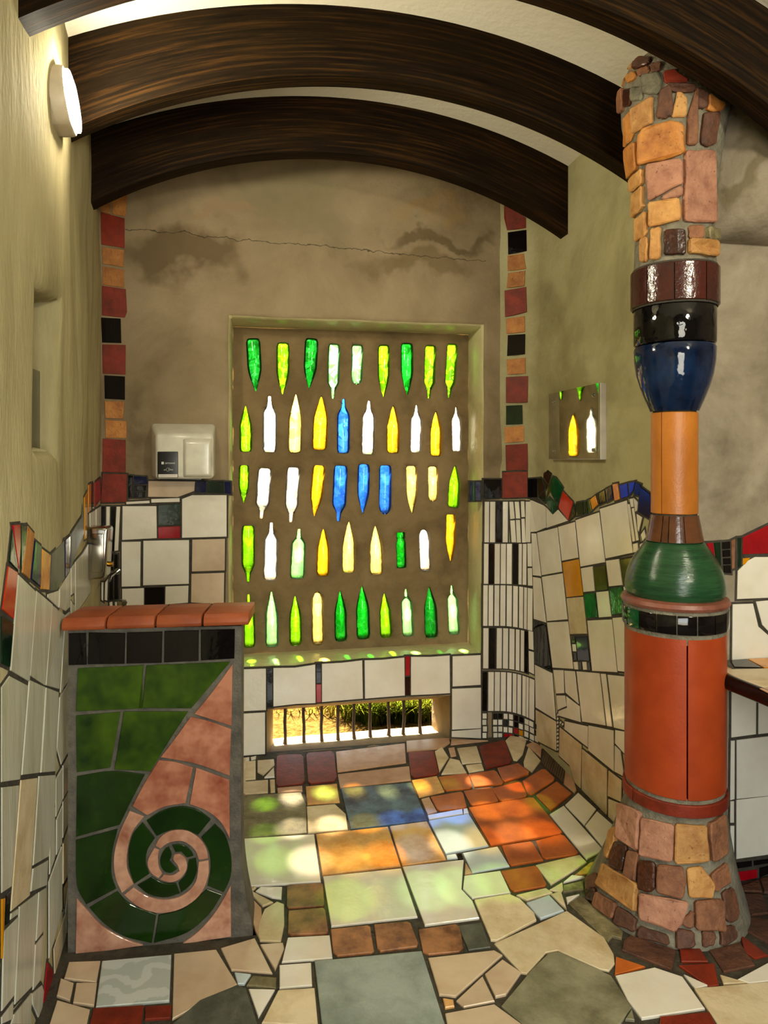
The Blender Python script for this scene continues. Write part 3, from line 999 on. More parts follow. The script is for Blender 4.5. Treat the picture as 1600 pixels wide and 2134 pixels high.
# ------------------------------------------------------------------ back wall mosaic
BACK = '''
O V 420,850 460,835 462,895 420,885
O V 468,830 530,812 525,905 468,892
T V 420,885 520,910 520,1035 422,1020
O V 425,1030 518,1042 515,1115 428,1100
O V 428,1110 518,1125 518,1200 428,1188
T V 425,1190 525,1205 530,1300 520,1325 425,1315
K I 642,188 768,195 772,352 648,348
T I 648,358 800,362 798,552 652,545
K I 662,555 795,562 795,712 665,705
O I 665,718 790,722 785,832 668,828
O I 668,838 805,845 805,955 670,955
T I 652,955 800,965 800,1175 650,1170
T I 652,1178 808,1182 805,1360 640,1365
K I 815,1190 845,1192 845,1330 815,1335
N I 850,1195 930,1200 940,1245 850,1250
K I 850,1255 930,1255 925,1290 850,1290
K I 850,1295 925,1295 922,1330 850,1332
p I 942,1225 1240,1228 1235,1290 1130,1330 940,1328
N I 1240,1228 1310,1228 1310,1300 1240,1300
g I 1315,1230 1420,1228 1425,1308 1318,1300
N I 1425,1230 1465,1232 1468,1310 1428,1305
W I 800,1358 950,1350 952,1368 802,1375
W I 960,1340 1142,1333 1142,1360 960,1365
W I 778,1385 995,1385 998,1590 775,1602
g I 1002,1380 1145,1368 1145,1505 1005,1510
R I 1003,1518 1145,1512 1145,1590 1005,1592
W I 1155,1340 1220,1315 1440,1315 1440,1580 1155,1588
W I 772,1612 895,1610 892,1895 772,1898
W I 910,1605 1202,1600 1200,1880 908,1890
p I 1220,1598 1430,1592 1428,1795 1218,1802
p I 1215,1815 1425,1808 1422,2010 1212,1998
W I 775,1910 915,1905 915,2020 775,2030
K I 920,1902 1045,1900 1045,2015 920,2020
W I 1050,1895 1198,1890 1195,2000 1048,2012
K I 645,1390 668,1390 668,1680 645,1690
W I 675,1388 700,1388 695,1670 672,1672
K I 705,1390 735,1388 728,1670 702,1672
W I 740,1388 765,1388 752,1668 725,1672
K T2 900,745 965,740 960,1080 880,1080
K T2 985,750 1060,750 1060,1080 980,1080
K T2 880,1160 960,1160 960,1700 870,1700
K T2 985,1160 1060,1170 1070,1680 985,1690
W T2 790,1340 850,1250 840,1720 780,1700
W T2 710,1330 760,1330 755,1730 710,1700
W T2 640,1440 690,1380 685,1700 635,1690
W T2 880,1750 945,1730 955,1880 885,1880
W T2 990,1740 1045,1740 1040,1880 1000,1880
W M 68,150 205,145 205,385 68,392
K M 208,145 243,143 243,368 208,370
W M 246,142 370,140 488,122 490,345 380,350 246,365
K M 492,118 522,116 522,230 492,232
R M 492,236 522,234 522,340 494,342
W M 525,118 640,112 758,98 762,320 640,330 525,340
W M 770,98 870,95 1000,82 1003,302 870,312 772,320
R M 1005,76 1032,75 1030,187 1005,188
K M 1003,195 1032,193 1032,298 1003,300
W M 1036,78 1150,78 1260,70 1262,288 1150,295 1036,300
W M 68,405 200,397 200,638 68,648
W M 1275,75 1438,68 1438,240 1275,250
W M 1272,262 1440,255 1440,490 1272,498
W M 1270,505 1440,492 1440,548 1270,540
'''
def world_back(x, z): return Vector((x, YB, z)), Vector((0, -1, 0))
low = []
for j in range(3):
    for i in range(4):
        x0 = -0.69 + i * 0.140 + (0.03 if j % 2 and 0 < i else 0); x1 = -0.69 + (i + 1) * 0.140 + (0.03 if j % 2 and i < 3 else 0)
        low.append(('K' if (i, j) == (2, 1) else 'W', [(x0 + 0.004, 0.03 + j * 0.245), (x1 - 0.004, 0.03 + j * 0.245), (x1 - 0.004, 0.265 + j * 0.245), (x0 + 0.004, 0.265 + j * 0.245)]))
lay(low, world_back, wall_back, 'tile', bed='grout_bed')
lay(BACK, s_back, wall_back, 'tile', bed='grout_bed', bed_top=1.42)

# ------------------------------------------------------------------ right wall mosaic
RIGHT = '''
T U 65,20 215,110 215,180 85,195 65,110
K U 90,208 218,190 220,335 92,360
O U 88,365 200,350 215,455 90,470
O U 92,482 210,465 205,570 82,585
T U 68,600 215,575 220,745 72,780
O U 78,790 205,772 208,880 82,892
K U 90,900 210,892 208,1030 85,1042
O U 82,1065 210,1052 212,1160 88,1168
T U 78,1182 228,1175 225,1355 78,1358
g U 78,1375 190,1370 192,1500 78,1505
O U 68,1520 200,1510 200,1618 70,1628
T U 75,1640 225,1630 228,1810 78,1812
N F 65,155 82,155 82,298 65,298
G F 86,158 100,156 100,298 86,298
N F 104,155 148,155 148,296 104,298
K F 168,138 300,138 303,275 168,282
T F 308,85 495,80 495,272 308,278
K F 500,135 570,130 570,272 500,275
g H 432,195 470,190 510,315 442,395
g H 485,195 548,270 525,320
g H 445,405 510,330 525,460 515,470
g H 500,150 545,100 590,135 550,260 500,190
G H 598,175 640,190 715,300 655,500 570,330
V H 558,265 593,178 566,335 525,430
G H 528,450 562,405 640,482 608,600
g H 645,500 665,505 660,540 620,590
r H 665,520 715,340 825,460 775,665
g H 785,670 835,480 850,500 855,605
g H 862,470 940,455 945,600 865,612
g H 950,460 980,445 995,590 955,600
V H 985,440 1010,430 1035,560 1000,585
o H 1018,430 1075,385 1105,490 1045,545
K H 1090,375 1180,325 1195,455 1118,490
N H 1190,315 1258,280 1275,420 1205,460
o H 1268,262 1325,250 1350,430 1290,450
B H 1340,275 1430,250 1445,395 1360,425
B H 1450,245 1520,232 1500,330 1455,385
N H 1525,240 1585,265 1560,390 1505,380
N F 1335,190 1400,240 1435,290 1435,400 1400,430 1320,380
W H 348,440 440,435 525,520 525,745 420,790 355,795
W H 530,520 600,600 660,545 770,670 535,750
W H 362,805 415,808 470,1285 378,1275
W H 425,800 650,740 705,1235 480,1275
W H 660,735 845,680 885,1080 705,1115
Y H 708,1130 890,1092 938,1500 755,1520
W H 855,660 1115,572 1185,1130 910,1180
W H 1125,535 1425,440 1495,1025 1190,1090
W H 1430,480 1460,480 1520,895 1490,905
W H 1480,530 1505,520 1560,885 1530,895
W H 1455,425 1495,415 1505,515 1475,520
W H 1500,410 1550,460 1545,560 1520,570
W H 1495,925 1550,910 1555,1010 1500,1025
W H 1535,590 1600,630 1560,800 1545,760
W H 1580,820 1620,760 1640,850 1600,900
W H 1570,930 1600,910 1610,1010 1575,1020
W H 1530,1060 1570,1030 1570,1120 1535,1140
W H 380,1290 465,1305 525,1800 390,1760
W H 482,1290 710,1250 765,1765 540,1785
C H 755,1528 940,1510 985,1925 795,1930
W H 915,1195 1045,1172 1070,1450 945,1462
V H 1050,1190 1185,1160 1215,1435 1085,1450
W H 1195,1110 1340,1090 1380,1385 1230,1400
V H 1350,1100 1510,1070 1530,1360 1390,1390
G H 945,1478 1070,1468 1105,1740 975,1750
W H 1085,1460 1220,1445 1255,1735 1115,1745
G H 1232,1415 1375,1400 1420,1690 1265,1715
W H 1390,1400 1440,1390 1480,1690 1430,1700
W F 645,1198 798,1190 838,1545 685,1535
W F 942,1185 1125,1175 1165,1570 978,1560
W F 1130,1165 1240,1155 1240,1570 1170,1560
K F 543,1185 635,1215 680,1560 552,1500
N F 860,1305 940,1300 960,1485 872,1480
g F 825,1302 850,1300 855,1350 828,1352
W F 830,1360 855,1360 860,1415 835,1415
K F 835,1422 862,1422 868,1478 842,1478
W F 840,1492 870,1490 875,1550 848,1548
K F 875,1490 900,1490 905,1550 880,1550
W F 905,1490 935,1490 940,1552 912,1552
K F 942,1495 965,1495 972,1555 948,1555
W F 552,1512 680,1575 705,1920 558,1830
W F 690,1550 765,1552 770,1725 712,1728
W F 772,1555 850,1560 878,1805 780,1720
W F 712,1740 775,1740 788,1820 722,1850
W F 785,1745 885,1820 892,1940 725,1890 728,1855 792,1830
W F 862,1560 1035,1575 1080,1965 905,1935
W F 1042,1578 1080,1580 1128,1975 1088,1968
W F 1092,1585 1240,1600 1240,2005 1140,1980
C G 172,830 368,945 370,1228 172,1125
W G 455,940 678,990 675,1195 450,1020
W G 685,980 928,1030 932,1430 682,1225
C G 405,1000 615,1170 608,1635 565,1580 500,1370 398,1275
C G 622,1210 865,1405 862,1890 618,1640
W G 942,1025 1060,1045 1060,1290 940,1155
W G 940,1175 995,1230 1030,1480 938,1430
C G 878,1415 1005,1515 1000,1725 870,1665
C G 876,1690 1000,1740 975,1930 910,1955 875,1900
'''
right_tiles = read(RIGHT)
# five rows of upright strips in the rounded corner: (x0, x1, material) in crop F
ROWS = [((303, 606, 0), 'W175-210 W215-255 K262-303 W310-350 W482-520'),
        ((615, 914, 0), 'W170-205 K208-245 W250-290 W295-335 W340-380 K388-425 W430-455 W460-490'),
        ((922, 1225, 26), 'W165-200 W205-240 W248-285 W292-332 W340-380 W388-425 W433-465 W470-493 W498-535'),
        ((1240, 1540, 34), 'W165-205 K210-255 W265-305 W312-352 W360-400 W408-438 W445-472 K475-500'),
        ((1565, 1855, 52), 'K160-195 W202-245 W250-290 W295-335 W342-378 W385-415 W420-450 W458-485 W488-506 W510-548')]
def fpt(x, y): return (960 + x / 3.5575, 960 + y / 3.5575)
def bend(x, c): return c * max(0.0, (x - 290) / 240) ** 2
for i, ((y0, y1, c), row) in enumerate(ROWS):
    c2 = ROWS[i][0][2] + (12 if i else 0)
    for w in row.split():
        a, b_ = w[1:].split('-')
        a, b_ = float(a), float(b_)
        right_tiles.append((w[0], [fpt(a, y0 + bend(a, c)), fpt(b_, y0 + bend(b_, c)), fpt(b_ - 2, y1 + bend(b_, c2)), fpt(a - 2, y1 + bend(a, c2))]))
right_tiles += read('''
W F 358,303 390,303 402,430 365,435
W F 398,303 432,303 442,430 408,430
W F 445,300 472,300 478,418 450,420
W F 365,442 402,440 412,606 375,606
W F 408,438 440,438 448,608 415,608
W F 450,430 475,428 482,608 455,608
W F 495,612 526,612 530,785 497,785
W F 497,795 530,795 534,928 499,926
W F 503,1258 538,1268 542,1405 506,1395
W F 506,1408 544,1418 546,1585 508,1565
''')
chk = ['W KKWWKKWWK', 'W WWKWKWWWK', 'W WWWWRYWWW', 'W WWRRKWWWW']
for j, line in enumerate(chk):
    for i, ch_ in enumerate(line):
        if ch_ == ' ': continue
        x0 = 160 + i * 39.0; x1 = x0 + 31
        y0 = 1872 + j * 49; y1 = y0 + 40
        jx, jy = random.uniform(-3, 3), random.uniform(-3, 3)
        right_tiles.append((ch_, [fpt(x0 + jx, y0 + jy + bend(x0, 60)), fpt(x1 + jx, y0 + jy + bend(x1, 60)), fpt(x1 + jx, y1 + jy + bend(x1, 60)), fpt(x0 + jx, y1 + jy + bend(x0, 60))]))
for i in range(10):
    cx, cy = 1080 + 384 / 4.639, 1300 + (880 + i * 37) / 4.639
    right_tiles.append(('W', [(cx, cy - 3.4), (cx + 2.2, cy), (cx, cy + 3.4), (cx - 2.2, cy)]))
for (gx, gy) in ((412, 955), (432, 972)):
    cx, cy = 1080 + gx / 4.639, 1300 + gy / 4.639
    right_tiles.append(('W', [(cx, cy - 3.4), (cx + 2.2, cy), (cx, cy + 3.4), (cx - 2.2, cy)]))
lay(right_tiles, s_right, wall_right, 'tile', sink=0.014, bed='grout_bed', bed_top=1.42)

# ------------------------------------------------------------------ left wall mosaic
LEFTT = '''
R I 70,1505 120,1500 122,1640 110,1790 88,1640
g I 68,1530 84,1650 106,1800 48,1740
g I 124,1510 165,1510 155,1640 127,1790
O I 168,1510 210,1560 180,1850 132,1810
N I 215,1605 256,1640 250,1900 190,1850
o I 260,1655 315,1695 305,1920 252,1915
s I 320,1690 400,1602 402,1845 350,1925 312,1925
N I 407,1600 440,1572 435,1800 407,1840
s I 444,1560 515,1450 520,1390 528,1560 480,1680 444,1780
Y I 530,1330 550,1292 545,1590 532,1600
o I 558,1250 575,1240 574,1410 556,1430
K I 579,1242 590,1236 590,1400 578,1408
R I 600,1235 640,1200 640,1330 600,1390
r I 42,1765 103,1805 78,2105 5,2045
g J 0,905 100,965 70,1325 0,1290
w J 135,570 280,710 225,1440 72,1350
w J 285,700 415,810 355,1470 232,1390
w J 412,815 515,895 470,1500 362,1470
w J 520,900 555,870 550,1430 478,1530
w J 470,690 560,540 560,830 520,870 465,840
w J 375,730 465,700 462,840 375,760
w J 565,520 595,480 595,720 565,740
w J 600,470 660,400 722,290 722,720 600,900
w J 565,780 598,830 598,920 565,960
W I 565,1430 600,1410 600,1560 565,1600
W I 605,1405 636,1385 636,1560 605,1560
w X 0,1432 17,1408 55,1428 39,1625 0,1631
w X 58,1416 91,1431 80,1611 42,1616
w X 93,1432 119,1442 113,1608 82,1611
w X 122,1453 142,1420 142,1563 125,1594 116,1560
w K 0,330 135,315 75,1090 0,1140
C K 148,275 275,258 215,1160 70,1280
w K 285,245 412,235 410,420 360,860 240,930
w K 415,270 465,180 465,430 415,560
w K 470,165 515,80 515,340 470,425
w K 420,580 465,470 462,760 420,850
w K 470,440 512,370 512,600 470,720
w K 240,950 355,885 345,1080 222,1130
w K 370,600 408,480 413,850 368,1000
w K 362,1050 460,780 465,1250 362,1640
C K 470,760 512,640 510,990 470,1070
K K 468,1100 508,1020 480,1260 470,1260
w K 490,1290 520,1000 522,1500 504,1590
w K 135,1240 275,1135 235,1850 100,1990
w K 285,1130 340,1095 322,1430 264,1505
w K 258,1530 318,1455 300,1800 240,1880
w K 15,1430 130,1315 95,1920 0,2040
Y K 0,1180 26,1172 8,1640 0,1640
K K 36,1155 72,1112 60,1370 28,1388
w K 72,1290 130,1252 130,1300 66,1345
C K 400,1560 488,1295 498,1560 412,1900
R K 352,1665 395,1730 365,2090 320,2030 332,1850
w K 232,1900 310,1835 325,1880 300,2130 238,1990
w K 95,2060 228,1895 222,2140 70,2140
w K 0,2080 90,1960 85,2100 0,2140
'''
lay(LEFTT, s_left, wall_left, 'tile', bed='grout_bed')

# ------------------------------------------------------------------ mosaic in the side recess
RECESS = '''
R S 820,182 870,180 888,330 830,230
g S 875,180 925,175 930,400 892,330
K S 934,175 996,170 998,225 936,230
K S 938,236 998,231 1000,285 940,288
K S 942,294 1000,291 1002,340 944,342
K S 946,348 1002,346 1004,408 948,402
E S 1003,165 1035,150 1030,370 1008,380
g S 1050,145 1082,142 1078,355 1052,372
R S 1088,140 1285,45 1288,262 1085,268
Y S 1088,295 1148,290 1105,345 1087,345
W S 1050,390 1130,310 1180,285 1290,285 1290,590 1045,600
W S 1012,635 1165,630 1205,800 1290,875 1290,1040 1008,1055
W S 1185,615 1290,605 1290,850 1232,790
W S 1005,1230 1190,1300 1188,1600 1003,1625
W S 1205,1300 1290,1350 1290,1590 1203,1600
W S 1000,1645 1032,1643 1030,2080 995,2090
W S 1042,1640 1290,1610 1290,2055 1042,2080
W E 1310,250 1340,248 1340,415 1308,415
W E 1310,435 1342,435 1340,695 1308,698
W E 1355,240 1610,210 1610,655 1355,690
K E 1310,720 1475,700 1475,745 1312,770
K E 1485,700 1610,685 1610,720 1487,740
R E 1335,790 1515,765 1515,830 1335,875
K E 1530,755 1610,735 1610,800 1530,830
'''
lay(RECESS, s_alcove, wall_recess, 'tile', bed='grout_bed')
# ------------------------------------------------------------------ bottle panel and bottles
SHAPES = {
    'beer': [(0, .06), (.03, .17), (.10, .33), (.20, .58), (.30, .80), (.40, .96), (.48, 1), (.94, 1), (.98, .95), (1, .80)],
    'wine': [(0, .16), (.02, .27), (.10, .29), (.16, .36), (.21, .60), (.26, .86), (.32, 1), (.94, 1), (.98, .95), (1, .82)],
    'cut': [(0, .25), (.03, .60), (.08, .84), (.16, .98), (.24, 1), (.94, 1), (.985, .92), (1, .78)],
    'jar': [(0, .80), (.02, .88), (.17, .88), (.18, .78), (.22, .78), (.28, .98), (.34, 1), (.95, 1), (1, .88)],
}
# colour, shape, neck up/down, neck end x,y, base x,y, width (crop pixels, rows left to right)
R1 = 'd beer D 248,468 232,172 80|l beer D 397,485 400,195 75|d beer D 545,452 560,172 78|p wine D 678,510 685,202 72|p cut D 810,432 815,205 70|l beer D 960,502 962,208 72|g beer D 1092,490 1090,198 75|l wine D 1212,508 1222,210 70|l wine D 1325,505 1345,202 68'
R2 = 'l beer U 190,545 192,805 70|c wine U 325,490 325,808 82|y beer U 472,480 465,810 82|a beer U 615,490 602,795 88|b wine U 738,505 735,812 75|c wine U 880,515 872,820 80|a beer U 1015,545 1012,812 78|c wine U 1145,540 1140,808 72|a beer U 1253,575 1252,828 72|c wine U 1365,550 1370,802 62'
R3 = 'l beer D 180,1090 182,878 58|c wine D 278,1180 300,895 82|c wine D 443,1200 458,890 80|a beer D 575,1165 602,878 75|b wine D 708,1195 722,880 82|b beer D 845,1150 850,872 72|b cut D 968,1155 970,878 75|y beer D 1120,1150 1115,882 72|y cut D 1238,1085 1235,885 66|l beer U 1360,878 1350,1115 72'
R4 = 'l wine D 205,468 205,148 75|c wine U 335,130 328,455 82|p wine U 490,165 478,445 85|a beer U 625,165 622,430 75|y beer U 768,125 765,415 80|y beer U 915,148 922,425 80|g jar U 1055,185 1060,385 60|c cut U 1185,165 1195,402 72|a beer D 1335,355 1335,85 62'
R5 = 'l wine U 207,530 212,828 68|p beer U 335,515 338,825 75|l beer U 467,540 470,815 72|y cut U 590,515 595,812 72|g beer U 718,512 722,792 72|g beer U 840,485 848,780 80|l beer U 965,525 975,772 72|p wine U 1085,500 1098,765 72|d beer U 1215,490 1228,772 80|p wine U 1340,480 1355,755 72'
ROWN = ['top row', 'second row', 'middle row', 'fourth row', 'bottom row']
ORD = ['leftmost', 'second from left', 'third from left', 'fourth from left', 'fifth from left', 'sixth from left', 'seventh from left', 'eighth from left', 'ninth from left', 'tenth from left']
bottles, holes = [], []
for ri, row in enumerate((R1, R2, R3, R4, R5)):
    oy = 640 if ri < 3 else 1040
    items = row.split('|')
    for bi, it in enumerate(items):
        c, sh, ud, nk, bs, wd = it.split()
        q = [tuple(float(v) for v in s.split(',')) for s in (nk, bs)]
        n_ = s_back(440 + q[0][0] / 2.6667, oy + q[0][1] / 2.6667, PY)[0]
        b_ = s_back(440 + q[1][0] / 2.6667, oy + q[1][1] / 2.6667, PY)[0]
        hw = float(wd) / 2 / 2.6667 / F * PY / CA
        bottles.append((ri, bi, c, sh, ud, n_, b_, hw))
        ax = (b_ - n_); L_ = ax.length; ax.normalize()
        side = Vector((ax.z, 0, -ax.x))
        pr = SHAPES[sh]
        prof_ = []
        for t in [i / 14 for i in range(15)]:
            for (a, ra), (d, rb) in zip(pr, pr[1:]):
                if t <= d + 1e-9:
                    prof_.append((t, ra + (rb - ra) * (t - a) / (d - a))); break
        ol = [n_ + ax * (t * L_ * 0.985 + 0.002) + side * (r_ * hw * 0.95) for t, r_ in prof_] + [n_ + ax * (t * L_ * 0.985 + 0.002) - side * (r_ * hw * 0.95) for t, r_ in reversed(prof_)]
        holes.append([(p.x, p.z) for p in ol])

verts2, edges2 = [], []
rect = [(PX0 - 0.03, PZ0 - 0.03), (PX1 + 0.03, PZ0 - 0.03), (PX1 + 0.03, PZ1 + 0.03), (PX0 - 0.03, PZ1 + 0.03)]
for loop in [rect] + holes:
    k = len(verts2); n_ = len(loop)
    verts2 += [Vector(p) for p in loop]
    edges2 += [(k + i, k + (i + 1) % n_) for i in range(n_)]
def inside(p, poly):
    r_ = False
    n_ = len(poly)
    for i in range(n_):
        a, b_ = poly[i], poly[i - 1]
        if (a[1] > p[1]) != (b_[1] > p[1]) and p[0] < (b_[0] - a[0]) * (p[1] - a[1]) / (b_[1] - a[1]) + a[0]:
            r_ = not r_
    return r_
bbs = [(min(p[0] for p in h), max(p[0] for p in h), min(p[1] for p in h), max(p[1] for p in h)) for h in holes]
def in_hole(p, m=0.0):
    for h, bb in zip(holes, bbs):
        if bb[0] - m < p[0] < bb[1] + m and bb[2] - m < p[1] < bb[3] + m and inside(p, h): return True
    return False
gx = PX0
while gx < PX1:
    gz = PZ0
    while gz < PZ1:
        p = (gx + random.uniform(-.008, .008), gz + random.uniform(-.008, .008))
        if not in_hole(p): verts2.append(Vector(p))
        gz += 0.028
    gx += 0.028
ov, oe, of, _, _, _ = geometry.delaunay_2d_cdt(verts2, edges2, [], 0, 1e-5)
keep = []
for f_ in of:
    c = sum((ov[i] for i in f_), Vector((0, 0))) / len(f_)
    if not in_hole(c): keep.append(list(f_))
hp = [Vector(p) for h in holes for p in h]
from mathutils import kdtree
kd = kdtree.KDTree(len(hp))
for i, p in enumerate(hp): kd.insert((p.x, p.y, 0), i)
kd.balance()
front, back = [], []
for v_ in ov:
    d = kd.find((v_.x, v_.y, 0))[2]
    rel = 0.006 * noise.noise(Vector((v_.x * 9, v_.y * 9, 4))) + 0.003 * noise.noise(Vector((v_.x * 30, v_.y * 30, 1))) + 0.010 * math.exp(-d / 0.010)
    front.append((v_.x, PY + rel, v_.y)); back.append((v_.x, 3.848 - 0.010 * math.exp(-d / 0.010), v_.y))
nv = len(front)
pf = keep + [[i + nv for i in f_][::-1] for f_ in keep]
cnt = {}
for f_ in keep:
    for i in range(len(f_)):
        a, b_ = f_[i], f_[(i + 1) % len(f_)]
        cnt[(a, b_)] = 1
for (a, b_) in list(cnt):
    if (b_, a) not in cnt: pf.append([a, a + nv, b_ + nv, b_])
build('bottle_panel', front + back, pf, M['concrete'], wall_back, True)

SEG = 18
for (ri, bi, c, sh, ud, n_, b_, hw) in bottles:
    ax = (b_ - n_); L_ = ax.length; ax.normalize()
    side = Vector((ax.z, 0, -ax.x)); dep = Vector((0, 1, 0))
    ctr = Vector((0, 0.030, 0))
    vs_, fs = [], []
    pr = SHAPES[sh]
    for (t, r_) in pr:
        for k in range(SEG):
            a = 2 * math.pi * k / SEG
            vs_.append(n_ + ctr + ax * (t * L_) + side * (math.cos(a) * r_ * hw) + dep * (math.sin(a) * r_ * min(hw, 0.036)))
    for i in range(len(pr) - 1):
        for k in range(SEG):
            fs.append([i * SEG + k, i * SEG + (k + 1) % SEG, (i + 1) * SEG + (k + 1) % SEG, (i + 1) * SEG + k])
    fs.append(list(range(SEG))); fs.append([(len(pr) - 1) * SEG + k for k in range(SEG)])
    nm, mt = GLASS[c]
    o = build('bottle', vs_, fs, mt, None, True)
    n_row = [9, 10, 10, 9, 10][ri]
    pos = ORD[bi] if bi < n_row - 1 else 'rightmost'
    if sh == 'jar': desc = nm + ' glass jar with ridged neck'
    elif ud == 'D': desc = nm + ' glass bottle set neck down'
    else: desc = nm + ' glass bottle set neck up'
    tag(o, '%s, %s in the %s' % (desc, pos, ROWN[ri]), 'bottle', 'glass bottles set in the back wall')

# iron bars of the slit
window_1 = empty('window_1', (0.54, 3.74, 0.0))
window_1['kind'] = 'structure'
for px in (593.8, 633, 670, 704, 737, 771, 809.5, 840.5, 875):
    d = ray(px, 1500); x = d.x / d.y * 3.76
    pth = []
    for i in range(9):
        z = -0.04 + 0.22 * i / 8
        pth.append((x + 0.006 * noise.noise(Vector((px, z * 12, 0))), 3.76 + 0.004 * noise.noise(Vector((px, z * 12, 5))), z))
    build('bar', *tube(pth, [0.014, 0.010, .0085, .009, .0085, .009, .0085, .009, .010], 10), M['iron'], window_1, True)

# ------------------------------------------------------------------ outside: sunlit ground and grass
nt = NT('sunlit_ground')
tc = nt.n('ShaderNodeTexCoord')
col = nt.ramp(nt.noise(tc.outputs['Object'], 26, 8, 0.7), [(0.35, (40, 29, 11)), (0.5, (60, 45, 19)), (0.7, (86, 66, 32))])
b = nt.n('ShaderNodeBsdfPrincipled', Roughness=0.95)
b.inputs['Specular IOR Level'].default_value = 0.0
nt.l(col, b.inputs['Base Color'])
bn = nt.n('ShaderNodeBump', Strength=0.8, Distance=0.03)
nt.l(nt.noise(tc.outputs['Object'], 60, 5), bn.inputs['Height']); nt.l(bn.outputs[0], b.inputs['Normal'])
nt.l(b.outputs[0], nt.out.inputs[0])
M['ground'] = nt.m
struct('ground', *sheet(spread(-14, 14, 1.0), spread(-12, 20, 1.0), lambda u, v: (u, v, -0.07 if v > 3.5 else -0.05)), M['ground'])
def grass_mat(name, c, c2):
    nt = NT(name)
    v, r = vary(nt)
    col = nt.ramp(nt.noise(v, 12, 3), [(0.35, c), (0.65, c2)])
    d = nt.n('ShaderNodeBsdfDiffuse'); t_ = nt.n('ShaderNodeBsdfTranslucent'); m = nt.n('ShaderNodeMixShader')
    m.inputs[0].default_value = 0.7
    nt.l(col, d.inputs[0]); nt.l(col, t_.inputs[0]); nt.l(d.outputs[0], m.inputs[1]); nt.l(t_.outputs[0], m.inputs[2])
    nt.l(m.outputs[0], nt.out.inputs[0])
    return nt.m
M['grass'] = grass_mat('green_grass', (44, 58, 6), (84, 84, 18))
M['straw'] = grass_mat('dry_grass', (96, 78, 26), (76, 68, 16))
gv, gf, gm_ = [], [], []
def blades(centres, n, hgt, mi):
    vs_, fs = gv, gf
    for (cx, cy, rad) in centres:
        for _ in range(n):
            a = random.uniform(0, 2 * math.pi); r_ = rad * math.sqrt(random.random())
            x, y = cx + r_ * math.cos(a), cy + r_ * math.sin(a)
            h = hgt * random.uniform(0.5, 1.1); w_ = random.uniform(0.0025, 0.006)
            da = random.uniform(0, 2 * math.pi); lean = h * random.uniform(0.2, 1.0)
            sx, sy = math.cos(da + 1.57) * w_, math.sin(da + 1.57) * w_
            k = len(vs_)
            for t in (0, 0.35, 0.7, 1.0):
                px_, py_, pz = x + math.cos(da) * lean * t * t, y + math.sin(da) * lean * t * t, -0.08 + h * t * (1 - 0.3 * t)
                q = 1 - 0.85 * t
                vs_ += [(px_ - sx * q, py_ - sy * q, pz), (px_ + sx * q, py_ + sy * q, pz)]
            for i in range(3): fs.append([k + 2 * i, k + 2 * i + 1, k + 2 * i + 3, k + 2 * i + 2])
    gm_.extend([mi] * (len(fs) - len(gm_)))
blades([(0.70, 4.09, 0.08), (0.84, 4.07, 0.07), (0.97, 4.08, 0.08), (0.62, 4.2, 0.1), (0.60, 4.45, 0.16), (0.85, 4.5, 0.2), (0.22, 4.75, 0.12), (1.15, 4.45, 0.2)], 300, 0.30, 0)
blades([(0.3, 4.5, 0.25), (0.6, 4.3, 0.2), (0.9, 4.2, 0.2), (1.05, 4.1, 0.12), (0.1, 4.8, 0.3), (0.45, 4.9, 0.3)], 150, 0.24, 1)
go = tag(build('grass', gv, gf, M['grass']), 'green and dry yellow grass growing outside behind the barred slit', 'grass', kind='stuff')
go.data.materials.append(M['straw'])
for p_, mi in zip(go.data.polygons, gm_): p_.material_index = mi

# a leafy hedge closes the garden behind the wall
M['hedge'] = grass_mat('hedge_leaves', (30, 52, 10), (58, 78, 20))
hv, hf = [], []
for _ in range(5200):
    x, z = random.uniform(-3.5, 5.0), random.uniform(-0.07, 3.2)
    y = 7.2 + 0.35 * noise.noise(Vector((x * 1.3, z * 1.3, 8))) + random.uniform(-0.15, 0.3)
    s = random.uniform(0.05, 0.11)
    u = Vector((random.gauss(0, 1), random.gauss(0, 1), random.gauss(0, 1))).normalized()
    w_ = u.cross(Vector((random.gauss(0, 1), random.gauss(0, 1), random.gauss(0, 1)))).normalized()
    c_ = Vector((x, y, z)); k = len(hv)
    hv += [c_ - u * s, c_ + w_ * s * 0.5, c_ + u * s, c_ - w_ * s * 0.5]
    hf.append([k, k + 1, k + 2, k + 3])
tag(build('hedge', hv, hf, M['hedge']), 'leafy green hedge outside, glimpsed through the clear bottles', 'hedge', kind='stuff')

# ------------------------------------------------------------------ partition with the spiral
part = empty('tiled_partition', PO + PU * 0.26)
tag(part, 'low tiled partition with a pink and green spiral and terracotta coping, at left', 'partition')
outl = soften([(100 + x / 2.559, 1200 + y / 2.559) for x, y in ((106, 285), (1032, 268), (1030, 800), (1030, 1400), (1046, 1650), (1085, 1850), (1112, 1935), (1090, 1972), (920, 1985), (500, 2022), (106, 2062))], 20)
P = [s_part(x, y)[0] for x, y in outl]
for p in P:
    if p.z < 0.03: p.z = 0.0
n_ = len(P)
DEP = 0.135
vs_ = [p - PN * 0.0 for p in P] + [p - PN * DEP for p in P]
fs = [list(range(n_)), list(range(n_, 2 * n_))[::-1]] + [[i, (i + 1) % n_, n_ + (i + 1) % n_, n_ + i] for i in range(n_)]
build('body', vs_, fs, M['cement'], part)
BLACK = '''
K L 112,305 205,302 208,472 112,475
K L 218,300 414,303 410,468 214,470
K L 422,300 612,295 608,462 420,466
K L 622,292 806,288 804,452 620,460
K L 815,286 998,282 995,440 816,450
'''
lay(BLACK, s_part, part, 'tile', t=0.005, gap=0.0005)
